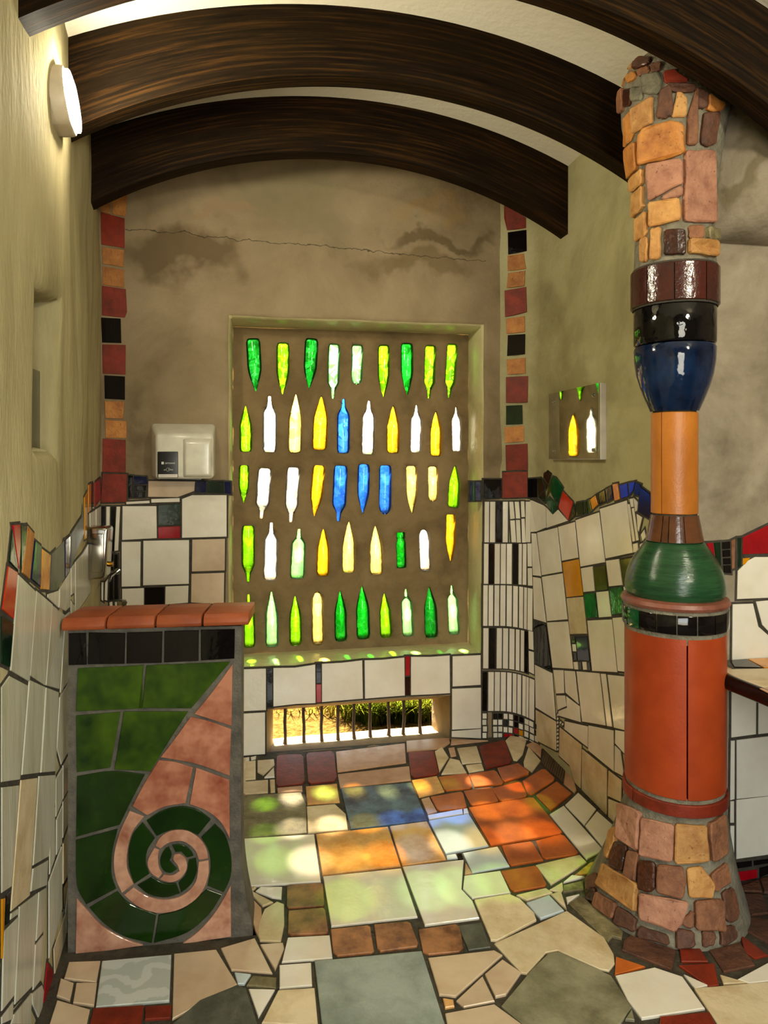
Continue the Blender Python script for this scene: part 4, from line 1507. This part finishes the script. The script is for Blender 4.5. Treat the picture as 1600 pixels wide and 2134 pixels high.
SPIRAL = '''
n L 160,490 500,475 511,490 490,700 480,706 150,722
n L 525,475 975,455 765,705 503,703
n L 150,742 390,722 335,1020 155,1045
n L 405,720 750,720 640,890 550,1040 355,1030
u L 155,1065 340,1038 520,1055 440,1210 385,1325 150,1390
u L 150,1405 375,1345 345,1470 342,1590 365,1665 205,1750 155,1640
u L 220,1765 370,1678 440,1745 580,1800 555,1955 410,1920 300,1850
u L 590,1805 720,1770 848,1665 930,1695 860,1800 740,1900 565,1955
u L 890,1318 945,1380 978,1490 975,1600 938,1685 850,1650 866,1560 858,1470 815,1390
u L 525,1300 610,1248 710,1225 800,1245 870,1295 800,1380 735,1352 660,1352 580,1385
u L 505,1310 572,1395 532,1460 525,1530 542,1585 460,1640 432,1550 432,1450 455,1370
u L 475,1645 555,1600 615,1632 685,1635 705,1690 625,1712 540,1695
u L 790,1500 796,1570 765,1640 710,1688 695,1632 738,1580 750,1510
u L 600,1500 622,1455 645,1440 662,1482 650,1515 690,1560 660,1580 625,1575 602,1545
u L 660,1430 720,1430 765,1465 778,1490 740,1500 710,1468 680,1470
v L 985,465 980,800 778,735 880,610
v L 760,748 870,775 978,815 970,1065 790,1000 600,965 680,860
v L 590,980 680,990 775,1020 735,1210 620,1230 530,1275 450,1225 510,1110
v L 790,1020 968,1085 970,1400 920,1310 845,1250 755,1215
a L 435,1250 515,1280 452,1365 426,1470 425,1560 460,1640 395,1690 358,1600 352,1490 380,1370
a L 405,1697 455,1657 535,1705 625,1722 715,1700 785,1630 803,1522 858,1512 856,1600 810,1700 715,1770 600,1795 490,1765
a L 572,1435 600,1388 660,1354 740,1354 808,1395 845,1450 856,1505 804,1513 780,1455 720,1414 650,1420 600,1452
a L 565,1447 595,1457 588,1500 594,1550 612,1585 590,1610 548,1580 530,1520
a L 595,1615 617,1590 665,1592 700,1570 690,1540 667,1510 672,1482 702,1477 735,1505 742,1560 705,1613 650,1632
a L 155,1715 205,1772 290,1860 400,1925 510,1965 148,2020
a L 975,1645 978,1920 710,1960 800,1892 890,1790
'''
lay(SPIRAL, s_part, part, 'tile', t=0.005, gap=0.0008, soft=True)
# coping: four terracotta tiles with a sloped nose
cu = [-0.012, 0.118, 0.262, 0.402, 0.545]
ZC = 0.982
for i in range(4):
    a, b_ = cu[i] + 0.003, cu[i + 1] - 0.003
    sk = 0.012
    vs_, fs = [], []
    sect = [(0.024, ZC), (0.028, ZC + 0.012), (0.022, ZC + 0.026), (0.008, ZC + 0.036), (-DEP * 0.55, ZC + 0.040), (-DEP - 0.02, ZC + 0.036), (-DEP - 0.02, ZC)]
    for u in (a, b_):
        for (o_, z) in sect:
            vs_.append(PO + PU * (u + (sk if o_ < -0.05 else 0)) + PN * o_ + Vector((0, 0, z)))
    m = len(sect)
    fs = [list(range(m)), list(range(m, 2 * m))] + [[k, (k + 1) % m, m + (k + 1) % m, m + k] for k in range(m)]
    bm = bmesh.new()
    bv = [bm.verts.new(v) for v in vs_]
    for f_ in fs: bm.faces.new([bv[k] for k in f_])
    bmesh.ops.bevel(bm, geom=list(bm.edges), offset=0.003, segments=2, profile=0.5, affect='EDGES')
    from_bm('coping_tile', bm, M['c'], part)

# ------------------------------------------------------------------ mosaic column
col_ = empty('mosaic_column', (CX, CY, 0))
tag(col_, 'tall column of stacked glazed pots, orange pipe and brickwork at right', 'column')
def lathe(P, a0=0.0, a1=2 * math.pi, seg=48, thick=None):
    full = abs(a1 - a0 - 2 * math.pi) < 1e-6
    ns = seg if full else max(3, int(seg * (a1 - a0) / (2 * math.pi)) + 1)
    vs_, fs = [], []
    rows = list(P)
    if thick: rows = rows + [(r_ - thick, z) for (r_, z) in reversed(P)]
    cols = ns if full else ns + 1
    for (r_, z) in rows:
        for k in range(cols):
            a = a0 + (a1 - a0) * k / ns
            vs_.append((CX + r_ * math.cos(a), CY + r_ * math.sin(a), z))
    nr = len(rows)
    for i in range(nr if thick else nr - 1):
        i2 = (i + 1) % nr
        for k in range(ns):
            k2 = (k + 1) % cols
            fs.append([i * cols + k, i * cols + k2, i2 * cols + k2, i2 * cols + k])
    if not full and thick:
        fs.append([i * cols for i in range(nr)]); fs.append([i * cols + cols - 1 for i in range(nr)])
    return vs_, fs
def angle_at(px, r_):
    d = ray(px, 955); d.z = 0; d.normalize()
    o_ = Vector((-CX, -CY, 0))
    b_ = o_.dot(d); c = o_.dot(o_) - r_ * r_
    t = -b_ - math.sqrt(max(b_ * b_ - c, 0))
    p = d * t
    return math.atan2(p.y - CY, p.x - CX) % (2 * math.pi)
def sectors(name, pxs, r_, z0, z1, mats, gap, thick=0.02, extra=()):
    """cut the ring at the given pixel columns (left to right) and at extra angles on the far side"""
    an = sorted([angle_at(p, r_) for p in pxs] + list(extra))
    for i in range(len(an)):
        a0 = an[i]; a1 = an[(i + 1) % len(an)]
        if a1 <= a0: a1 += 2 * math.pi
        g = gap / r_ / 2
        bv = 0.0025
        P = [(r_ - bv, z0), (r_, z0 + bv), (r_, z1 - bv), (r_ - bv, z1)]
        build(name, *lathe(P, a0 + g, a1 - g, 64, thick), M[mats[i % len(mats)]], col_, True)
# mortar cores
mv, mf = lathe([(r_, z) for z, r_ in BASE_P] + [(0.158, 0.41), (0.0, 0.41)], seg=64)
mv = [(x + axis(BASE_P, z)[0] - CX, y + axis(BASE_P, z)[1] - CY, z) for (x, y, z) in mv]
build('mortar_base', mv, mf, M['mortar'], col_, True)
build('mortar_top', *lathe([(0.0, 2.13)] + [(r_, z) for z, r_ in TOP_P], seg=64), M['mortar'], col_, True)
sectors('red_band', (1318, 1560), 0.168, 0.352, 0.392, 'T', 0.005, extra=(0.9, 2.4))
M['pipe'] = ceramic('orange_pipe_glaze', (168, 66, 26), (142, 52, 19), 4, 0.42, 0.06, 60, 0.03, spec=0.3)
sectors('pipe_segment', (1432,), 0.162, 0.405, 0.922, ['pipe'], 0.005, extra=(0.6, 2.35))
build('band_mortar', *lathe([(0.0, 0.90), (0.158, 0.90), (0.164, 0.93), (0.166, 1.0), (0.160, 1.03), (0.0, 1.03)], seg=64), M['mortar'], col_, True)
an0 = angle_at(1331, 0.17)
bw = (angle_at(1410, 0.17) - an0) / 2
nb = int(2 * math.pi / bw)
for i in range(nb):
    a0 = an0 + (i - 1) * 2 * math.pi / nb
    g = 0.0022 / 0.17
    P = [(0.1685, 0.935), (0.170, 0.937), (0.170, 0.994), (0.1685, 0.996)]
    build('band_tile', *lathe(P, a0 + g, a0 + 2 * math.pi / nb - g, 64, 0.01), M['G' if i == 0 else 'K'], col_, True)
M['rim'] = ceramic('brown_pink_rim', (140, 84, 66), (110, 62, 48), 14, 0.4, 0.1, 60, 0.0)
build('rim', *lathe([(0.155, 1.003), (0.170, 1.008), (0.175, 1.018), (0.170, 1.030), (0.155, 1.036)], seg=64, thick=0.02), M['rim'], col_, True)
M['green_pot'] = ceramic('green_pot_glaze', (34, 74, 42), (20, 52, 30), 8, 0.22, 0.18, 30, 0.0, stretch=(1, 1, 14))
build('green_pot', *lathe([(0.150, 1.03), (0.161, 1.05), (0.161, 1.075), (0.156, 1.105), (0.146, 1.135), (0.130, 1.165), (0.112, 1.19), (0.097, 1.212), (0.09, 1.218), (0.0, 1.218)], seg=64), M['green_pot'], col_, True)
M['cone'] = ceramic('brown_cone_glaze', (96, 58, 34), (70, 40, 24), 12, 0.2, 0.1, 40, 0.1)
ca = [angle_at(p, 0.09) for p in (1352, 1376, 1391, 1418, 1426, 1462)]
build('cone_core', *lathe([(0.0, 1.21), (0.088, 1.216), (0.072, 1.31), (0.0, 1.31)], seg=48), M['grout'], col_, True)
for a0, a1 in [(ca[0] - 0.5, ca[1]), (ca[1] + 0.05, ca[2]), (ca[2] + 0.04, ca[3]), (ca[3] + 0.02, ca[4]), (ca[4] + 0.04, ca[5] + 0.5)]:
    build('cone_tile', *lathe([(0.093, 1.22), (0.077, 1.307)], a0, a1, 64, 0.008), M['cone'], col_, True)
M['ochre_pipe'] = ceramic('ochre_pipe_glaze', (184, 112, 34), (160, 92, 24), 5, 0.42, 0.12, 90, 0.03)
build('ochre_core', *lathe([(0.0, 1.305), (0.069, 1.305), (0.069, 1.665), (0.0, 1.665)], seg=40), M['grout'], col_, True)
sectors('ochre_pipe', (1378,), 0.0755, 1.312, 1.655, ['ochre_pipe'], 0.003, 0.012, extra=(0.6, 2.3))
M['blue_pot'] = ceramic('blue_pot_glaze', (18, 40, 74), (8, 16, 36), 9, 0.08, 0.14, 26, 0.0)
build('blue_pot', *lathe([(0.0, 1.658), (0.078, 1.66), (0.081, 1.668), (0.095, 1.70), (0.112, 1.745), (0.123, 1.785), (0.130, 1.83), (0.132, 1.872), (0.128, 1.88), (0.0, 1.88)], seg=64), M['blue_pot'], col_, True)
M['black_pot'] = ceramic('black_pot_glaze', (8, 8, 9), (14, 11, 12), 9, 0.06, 0.16, 30, 0.0)
build('black_ring', *lathe([(0.0, 1.884), (0.128, 1.884), (0.132, 1.89), (0.133, 2.004), (0.129, 2.01), (0.0, 2.01)], seg=64), M['black_pot'], col_, True)
M['brown_ring'] = ceramic('brown_ring_glaze', (70, 28, 20), (50, 30, 27), 4, 0.20, 0.2, 60, 0.14)
build('brown_ring_core', *lathe([(0.0, 2.008), (0.136, 2.008), (0.136, 2.145), (0.0, 2.145)], seg=48), M['grout'], col_, True)
sectors('brown_ring_tile', (1348, 1405, 1472), 0.1425, 2.014, 2.138, ['brown_ring'], 0.004, 0.015, extra=(0.4, 1.2, 2.0, 2.9))
BASEB = '''
i E 485,280 640,345 620,615 475,520
i E 655,390 880,440 865,695 645,650
y E 905,435 1115,445 1130,690 900,705
E E 1145,430 1250,360 1265,630 1165,690
y E 420,480 460,460 455,560 395,680 385,640
k E 450,570 540,605 500,770 415,735
E E 555,640 620,650 595,845 525,820
k E 640,715 740,725 735,900 710,925 630,900
E E 775,745 945,760 965,850 940,970 770,925
y E 990,770 1080,755 1175,880 1160,965 1005,960
E E 1165,810 1270,730 1290,850 1192,920
y E 370,740 615,890 600,1075 325,880
i E 640,960 985,1025 940,1160 890,1220 640,1130
E E 1045,1015 1235,1005 1255,1215 1055,1205
E E 960,1150 1020,1090 1015,1195 960,1180
e E 1250,950 1320,920 1355,1050 1350,1130 1290,1155 1260,1080
e E 240,840 310,810 330,870 250,930
k E 250,935 300,922 295,1015 240,980
E E 320,955 460,1040 430,1130 300,1040
e E 475,1065 600,1145 590,1225 450,1170
e E 640,1210 830,1275 840,1320 625,1270
e E 915,1230 1020,1245 1030,1330 915,1355
e E 1105,1240 1180,1250 1175,1320 1110,1340
e E 1235,1240 1320,1200 1345,1270 1240,1330
'''
lay(BASEB, s_base, col_, 'brick', sink=0.012, rag=1.3, t=0.009, gap=-0.006, jit=0.005, ch=0.0035)
TOPB = '''
y Q 330,640 505,530 510,745 345,840
O Q 265,720 320,660 350,860 270,960
O Q 395,900 440,820 680,755 780,780 790,1010 700,1050 400,1120
O Q 285,990 370,930 385,1150 290,1240
y Q 330,1260 435,1170 430,1290 330,1360
y Q 350,1400 435,1320 435,1500 350,1590
i Q 470,1140 745,1090 765,1110 768,1290 485,1435
i Q 605,1420 760,1330 765,1395 620,1430
y Q 490,1480 740,1440 750,1610 495,1670
i Q 800,1020 1035,1020 1045,1300 1055,1630 790,1620
y Q 370,1620 455,1550 465,1740 370,1800
y Q 420,1790 465,1775 470,1975 415,1980
y Q 510,1710 575,1690 572,1950 505,1960
k Q 630,1720 785,1715 790,1915 625,1920
E Q 835,1680 950,1680 945,1775 835,1770
L Q 985,1690 1085,1715 1100,1790 985,1780
y Q 830,1800 1065,1820 1065,1935 830,1905
j Q 425,340 560,320 590,400 560,490 440,480
j Q 330,450 430,440 420,540 330,550
k Q 275,460 325,460 320,590 265,600
E Q 215,480 260,450 260,640 225,660
e Q 560,700 590,480 670,430 680,680 620,710
y Q 690,695 740,480 800,545 795,690
E Q 830,700 900,450 890,940 820,945
e Q 910,460 990,490 975,610 910,620
O Q 1000,510 1125,590 1100,640 990,640
e Q 935,930 960,680 1085,670 1050,930 980,960
T Q 620,310 700,290 820,380 630,390
e Q 650,420 880,430 870,470 690,470
k Q 345,230 390,180 500,190 480,230 350,270
y Q 270,240 320,210 325,270 275,300
E Q 390,290 470,260 480,300 395,330
e Q 510,240 590,230 570,290 520,300
O Q 290,340 350,305 370,350 300,390
O Q 188,390 215,370 210,420 188,440
'''
lay(TOPB, s_top, col_, 'brick', sink=0.012, rag=1.3, t=0.007, gap=-0.005, jit=0.005, ch=0.0035)

# ------------------------------------------------------------------ ledge in the side recess
ZS = 0.785
ledge = empty('tiled_ledge', (1.9, 1.7, ZS - 0.04))
tag(ledge, 'tiled ledge with a black rounded edge, running from the column to the right', 'ledge')
vs_ = [(x, y, z) for z in (ZS - 0.04, ZS) for (x, y) in ((1.525, YA), (3.08, YA), (3.08, 1.0), (1.60, 1.0))]
build('slab', vs_, [[0, 1, 2, 3], [4, 5, 6, 7], [0, 1, 5, 4], [1, 2, 6, 5], [2, 3, 7, 6], [3, 0, 4, 7]], M['cement'], ledge)
build('edge_trim', *tube([(1.518, 2.13, ZS - 0.020), (1.545, 1.9, ZS - 0.020), (1.60, 1.0, ZS - 0.020)], 0.025, 20), M['K'], ledge, True)
SHELF = '''
K S 1000,1060 1125,1050 1240,1115 1030,1110
o S 1130,1050 1400,1040 1400,1110 1250,1115
C S 925,1128 1400,1117 1400,1250 1200,1262
P S 890,1117 950,1097 1015,1124
P S 1215,1270 1400,1258 1400,1380 1300,1310
'''
lay(SHELF, lambda x, y: s_floor(x, y, ZS), ledge, 'tile', t=0.004)

# ------------------------------------------------------------------ hand dryer
dry = empty('hand_dryer', (-0.335, 3.48, 1.40))
tag(dry, 'white enamel electric hand dryer on the plaster wall left of the bottles', 'hand dryer')
def wedge(name, back_, front_, y0, y1, mat, bev, parent):
    (bx0, bx1, bz0, bz1), (fx0, fx1, fz0, fz1) = back_, front_
    bm = bmesh.new()
    v = [bm.verts.new(p) for p in ((bx0, y0, bz0), (bx1, y0, bz0), (bx1, y0, bz1), (bx0, y0, bz1), (fx0, y1, fz0), (fx1, y1, fz0), (fx1, y1, fz1), (fx0, y1, fz1))]
    for f_ in ((0, 1, 2, 3), (7, 6, 5, 4), (0, 4, 5, 1), (1, 5, 6, 2), (2, 6, 7, 3), (3, 7, 4, 0)): bm.faces.new([v[k] for k in f_])
    bmesh.ops.recalc_face_normals(bm, faces=bm.faces)
    bmesh.ops.bevel(bm, geom=list(bm.edges), offset=bev, segments=5, profile=0.5, affect='EDGES')
    return from_bm(name, bm, mat, parent)
def at(px, py, y): return s_back(px, py, y)[0]
YF = 3.44
d0, d1 = at(312, 880, 3.55), at(449, 1000, 3.55)
f0, f1 = at(325, 900, YF), at(444, 998, YF)
wedge('body', (d0.x, d1.x, 1.405, d0.z), (f0.x, f1.x, f1.z, at(330, 905, YF).z), YB + 0.005, YF, M['white_enamel'], 0.018, dry)
g0, g1 = at(382, 915, YF), at(441, 994, YF)
wedge('convex_panel', (g0.x - 0.008, g1.x + 0.004, g1.z - 0.004, g0.z + 0.012), (g0.x + 0.012, g1.x - 0.006, g1.z + 0.008, g0.z - 0.016), YF + 0.01, YF - 0.022, M['white_enamel'], 0.009, dry)
l0, l1 = at(328, 941, YF - 0.003), at(371, 996, YF - 0.003)
lab = wedge('label_plate', (l0.x, l1.x, l1.z, l0.z), (l0.x, l1.x, l1.z, l0.z), YF + 0.004, YF - 0.004, M['black_plastic'], 0.003, dry)
tag(lab, 'black label plate')
wedge('sticker', (l0.x + 0.004, l1.x - 0.002, l1.z + 0.002, l1.z + 0.018), (l0.x + 0.004, l1.x - 0.002, l1.z + 0.002, l1.z + 0.018), YF - 0.003, YF - 0.0055, M['backing'], 0.0008, lab)
def text(body, x, z, y, size, parent):
    cu_ = bpy.data.curves.new('lettering', 'FONT')
    cu_.body = body; cu_.size = size; cu_.align_x = 'LEFT'; cu_.extrude = 0.0004
    cu_.materials.append(M['print_white'])
    tmp = bpy.data.objects.new('lettering_curve', cu_)
    scene.collection.objects.link(tmp)
    me = bpy.data.meshes.new_from_object(tmp.evaluated_get(bpy.context.evaluated_depsgraph_get()))
    bpy.data.objects.remove(tmp)
    o = build('lettering', [(x + v.co.x, y - v.co.z, z + v.co.y) for v in me.vertices], [list(p_.vertices) for p_ in me.polygons], M['print_white'], parent)
    return o
tx = at(344, 965, YF - 0.005)
text('airtowel', tx.x, tx.z - 0.004, YF - 0.0052, 0.0135, lab)
tx2 = at(341, 979, YF - 0.005)
text('air', tx2.x, tx2.z - 0.003, YF - 0.0052, 0.010, lab)
text('One', tx2.x + 0.021, tx2.z - 0.003, YF - 0.0052, 0.012, lab)
lg = at(339, 965, YF - 0.005)
from_bm('logo', box_bm(lg.x - 0.006, lg.x + 0.005, YF - 0.0055, YF - 0.004, lg.z - 0.006, lg.z + 0.006, 0.0005, 1), M['print_white'], lab, False)
# ring of the swoosh under the lettering
rg = [(tx2.x + 0.020 + 0.0085 * math.cos(a), YF - 0.005, tx2.z + 0.001 + 0.0075 * math.sin(a)) for a in [0.6 + i * 4.6 / 14 for i in range(15)]]
build('swoosh', *tube(rg, 0.0006, 6), M['print_white'], lab)
wedge('nozzle', (d0.x + 0.05, d1.x - 0.05, 1.394, 1.41), (d0.x + 0.06, d1.x - 0.06, 1.394, 1.41), YB - 0.02, YF + 0.02, M['black_plastic'], 0.003, dry)

# ------------------------------------------------------------------ wall lamp
LP = s_left(112, 212)[0]
lamp = empty('wall_lamp', LP)
tag(lamp, 'round white bulkhead wall lamp glowing high on the left wall', 'lamp')
tilt = math.radians(7)
ln = Vector((math.cos(tilt), 0.06, math.sin(tilt))).normalized()
lu = Vector((0, 0, 1)); lv = lu.cross(ln).normalized(); lu = ln.cross(lv)
def disc(r_, flat, d0_, d1_, r2=None):
    r2 = r2 or r_
    vs_, fs = [], []
    ns = 40
    for dd, rr in ((d0_, r_), (d0_ + (d1_ - d0_) * 0.75, r_), (d0_ + (d1_ - d0_) * 0.94, (r_ + r2) / 2), (d1_, r2)):
        for k in range(ns):
            a = 2 * math.pi * k / ns
            y, z = math.cos(a) * rr, math.sin(a) * rr
            z = max(-flat * rr / r_, min(flat * rr / r_, z))
            vs_.append(LP + ln * dd + lv * y + lu * z)
    for i in range(3):
        for k in range(ns): fs.append([i * ns + k, i * ns + (k + 1) % ns, (i + 1) * ns + (k + 1) % ns, (i + 1) * ns + k])
    fs += [list(range(ns)), [3 * ns + k for k in range(ns)]]
    return vs_, fs
build('base_plate', *disc(0.092, 0.082, -0.035, 0.008), M['white_plastic'], lamp, True)
build('rim', *disc(0.096, 0.084, 0.004, 0.044, 0.092), M['white_plastic'], lamp, True)
nt = NT('lit_diffuser')
em = nt.n('ShaderNodeEmission', Strength=210.0)
em.inputs[0].default_value = (1.0, 0.90, 0.66, 1)
nt.l(em.outputs[0], nt.out.inputs[0])
M['diffuser'] = nt.m
build('diffuser', *disc(0.086, 0.074, 0.043, 0.060, 0.078), M['diffuser'], lamp, True)

# ------------------------------------------------------------------ mirror on the right wall
mir = empty('mirror', (1.445, 2.97, 1.496))
tag(mir, 'small square screwed mirror on the right wall reflecting the bottles', 'mirror')
from_bm('backing', box_bm(1.434, XR + 0.003, 2.717, 3.225, 1.494, 1.818, 0.002, 1), M['backing'], mir, False)
from_bm('glass', box_bm(1.427, 1.434, 2.720, 3.225, 1.497, 1.818, 0.0008, 1), M['mirror'], mir, False)
for (y, z) in ((2.765, 1.77), (3.17, 1.775), (2.765, 1.535), (3.17, 1.535)):
    build('screw', *tube([(1.429, y, z), (1.422, y, z), (1.4195, y, z)], [0.008, 0.008, 0.004], 14), M['chrome'], mir, True)

# ------------------------------------------------------------------ soap dispenser and taps behind the partition
sd = s_left(184, 1150)[0]
soap = empty('soap_dispenser', (sd.x + 0.04, sd.y, 1.01))
tag(soap, 'chrome wall soap dispenser on the left wall above the partition', 'dispenser')
ys = 2.97
z0, z1 = 1.5 - (1208 - 955) * ys / 1530, 1.5 - (1098 - 955) * ys / 1530
xl = left_x(ys) - 0.006; xw = ray(226, 1150); xr_ = xw.x / xw.y * ys
bm = bmesh.new()
v = [bm.verts.new(p) for p in ((xl, ys, z0), (xr_ - 0.012, ys, z0 + 0.004), (xr_, ys, z1 - 0.004), (xl, ys, z1), (xl, ys + 0.11, z0), (xr_ - 0.012, ys + 0.11, z0 + 0.004), (xr_, ys + 0.11, z1 - 0.004), (xl, ys + 0.11, z1))]
for f_ in ((0, 1, 2, 3), (7, 6, 5, 4), (0, 4, 5, 1), (1, 5, 6, 2), (2, 6, 7, 3), (3, 7, 4, 0)): bm.faces.new([v[k] for k in f_])
bmesh.ops.bevel(bm, geom=list(bm.edges), offset=0.011, segments=4, profile=0.5, affect='EDGES')
from_bm('case', bm, M['chrome'], soap)
from_bm('sight_groove', box_bm(xl + 0.024, xr_ - 0.018, ys - 0.004, ys + 0.004, z0 + 0.03, z1 - 0.026, 0.0035, 3), M['chrome'], soap)
build('valve_knob', *tube([(xr_ - 0.01, ys + 0.055, z0 + 0.055), (xr_ + 0.006, ys + 0.055, z0 + 0.055), (xr_ + 0.008, ys + 0.055, z0 + 0.055)], [0.011, 0.011, 0.006], 14), M['brass'], soap, True)
p = s_back(250, 1190)[0]
tapw = empty('wall_tap', (p.x, YB, p.z))
tag(tapw, 'thin chrome wall tap sticking out beside the soap dispenser', 'tap')
q = s_back(228, 1190, 3.30)[0]
build('spout', *tube([(p.x - 0.01, YB + 0.01, p.z), (p.x - 0.012, 3.40, p.z), (q.x, 3.30, p.z + 0.001)], 0.0075, 12), M['chrome'], tapw, True)
build('flange', *tube([(p.x - 0.01, YB + 0.003, p.z), (p.x - 0.01, YB - 0.012, p.z)], 0.016, 16), M['chrome'], tapw, True)
YT = 2.66
k0 = s_back(256, 1256, YT)[0]
tap = empty('basin_tap', (k0.x, YT, k0.z))
tag(tap, 'chrome tap handle just showing above the terracotta coping', 'tap')
build('handle', *tube([(k0.x - 0.006, YT, k0.z - 0.02), (k0.x - 0.002, YT, k0.z - 0.008), (k0.x, YT, k0.z + 0.006), (k0.x, YT, k0.z + 0.012)], [0.009, 0.016, 0.019, 0.012], 6), M['chrome'], tap)
lx = left_x(YT)
build('stem', *tube([(lx - 0.005, YT, k0.z - 0.05), (k0.x - 0.01, YT, k0.z - 0.05), (k0.x - 0.006, YT, k0.z - 0.045), (k0.x - 0.006, YT, k0.z - 0.015)], 0.009, 12), M['chrome'], tap, True)
s0 = s_back(285, 1263, YT)[0]
build('spout', *tube([(k0.x - 0.006, YT, k0.z - 0.035), (k0.x + 0.03, YT, s0.z - 0.006), (s0.x, YT, s0.z - 0.002), (s0.x + 0.012, YT, s0.z - 0.018)], 0.007, 12), M['chrome'], tap, True)
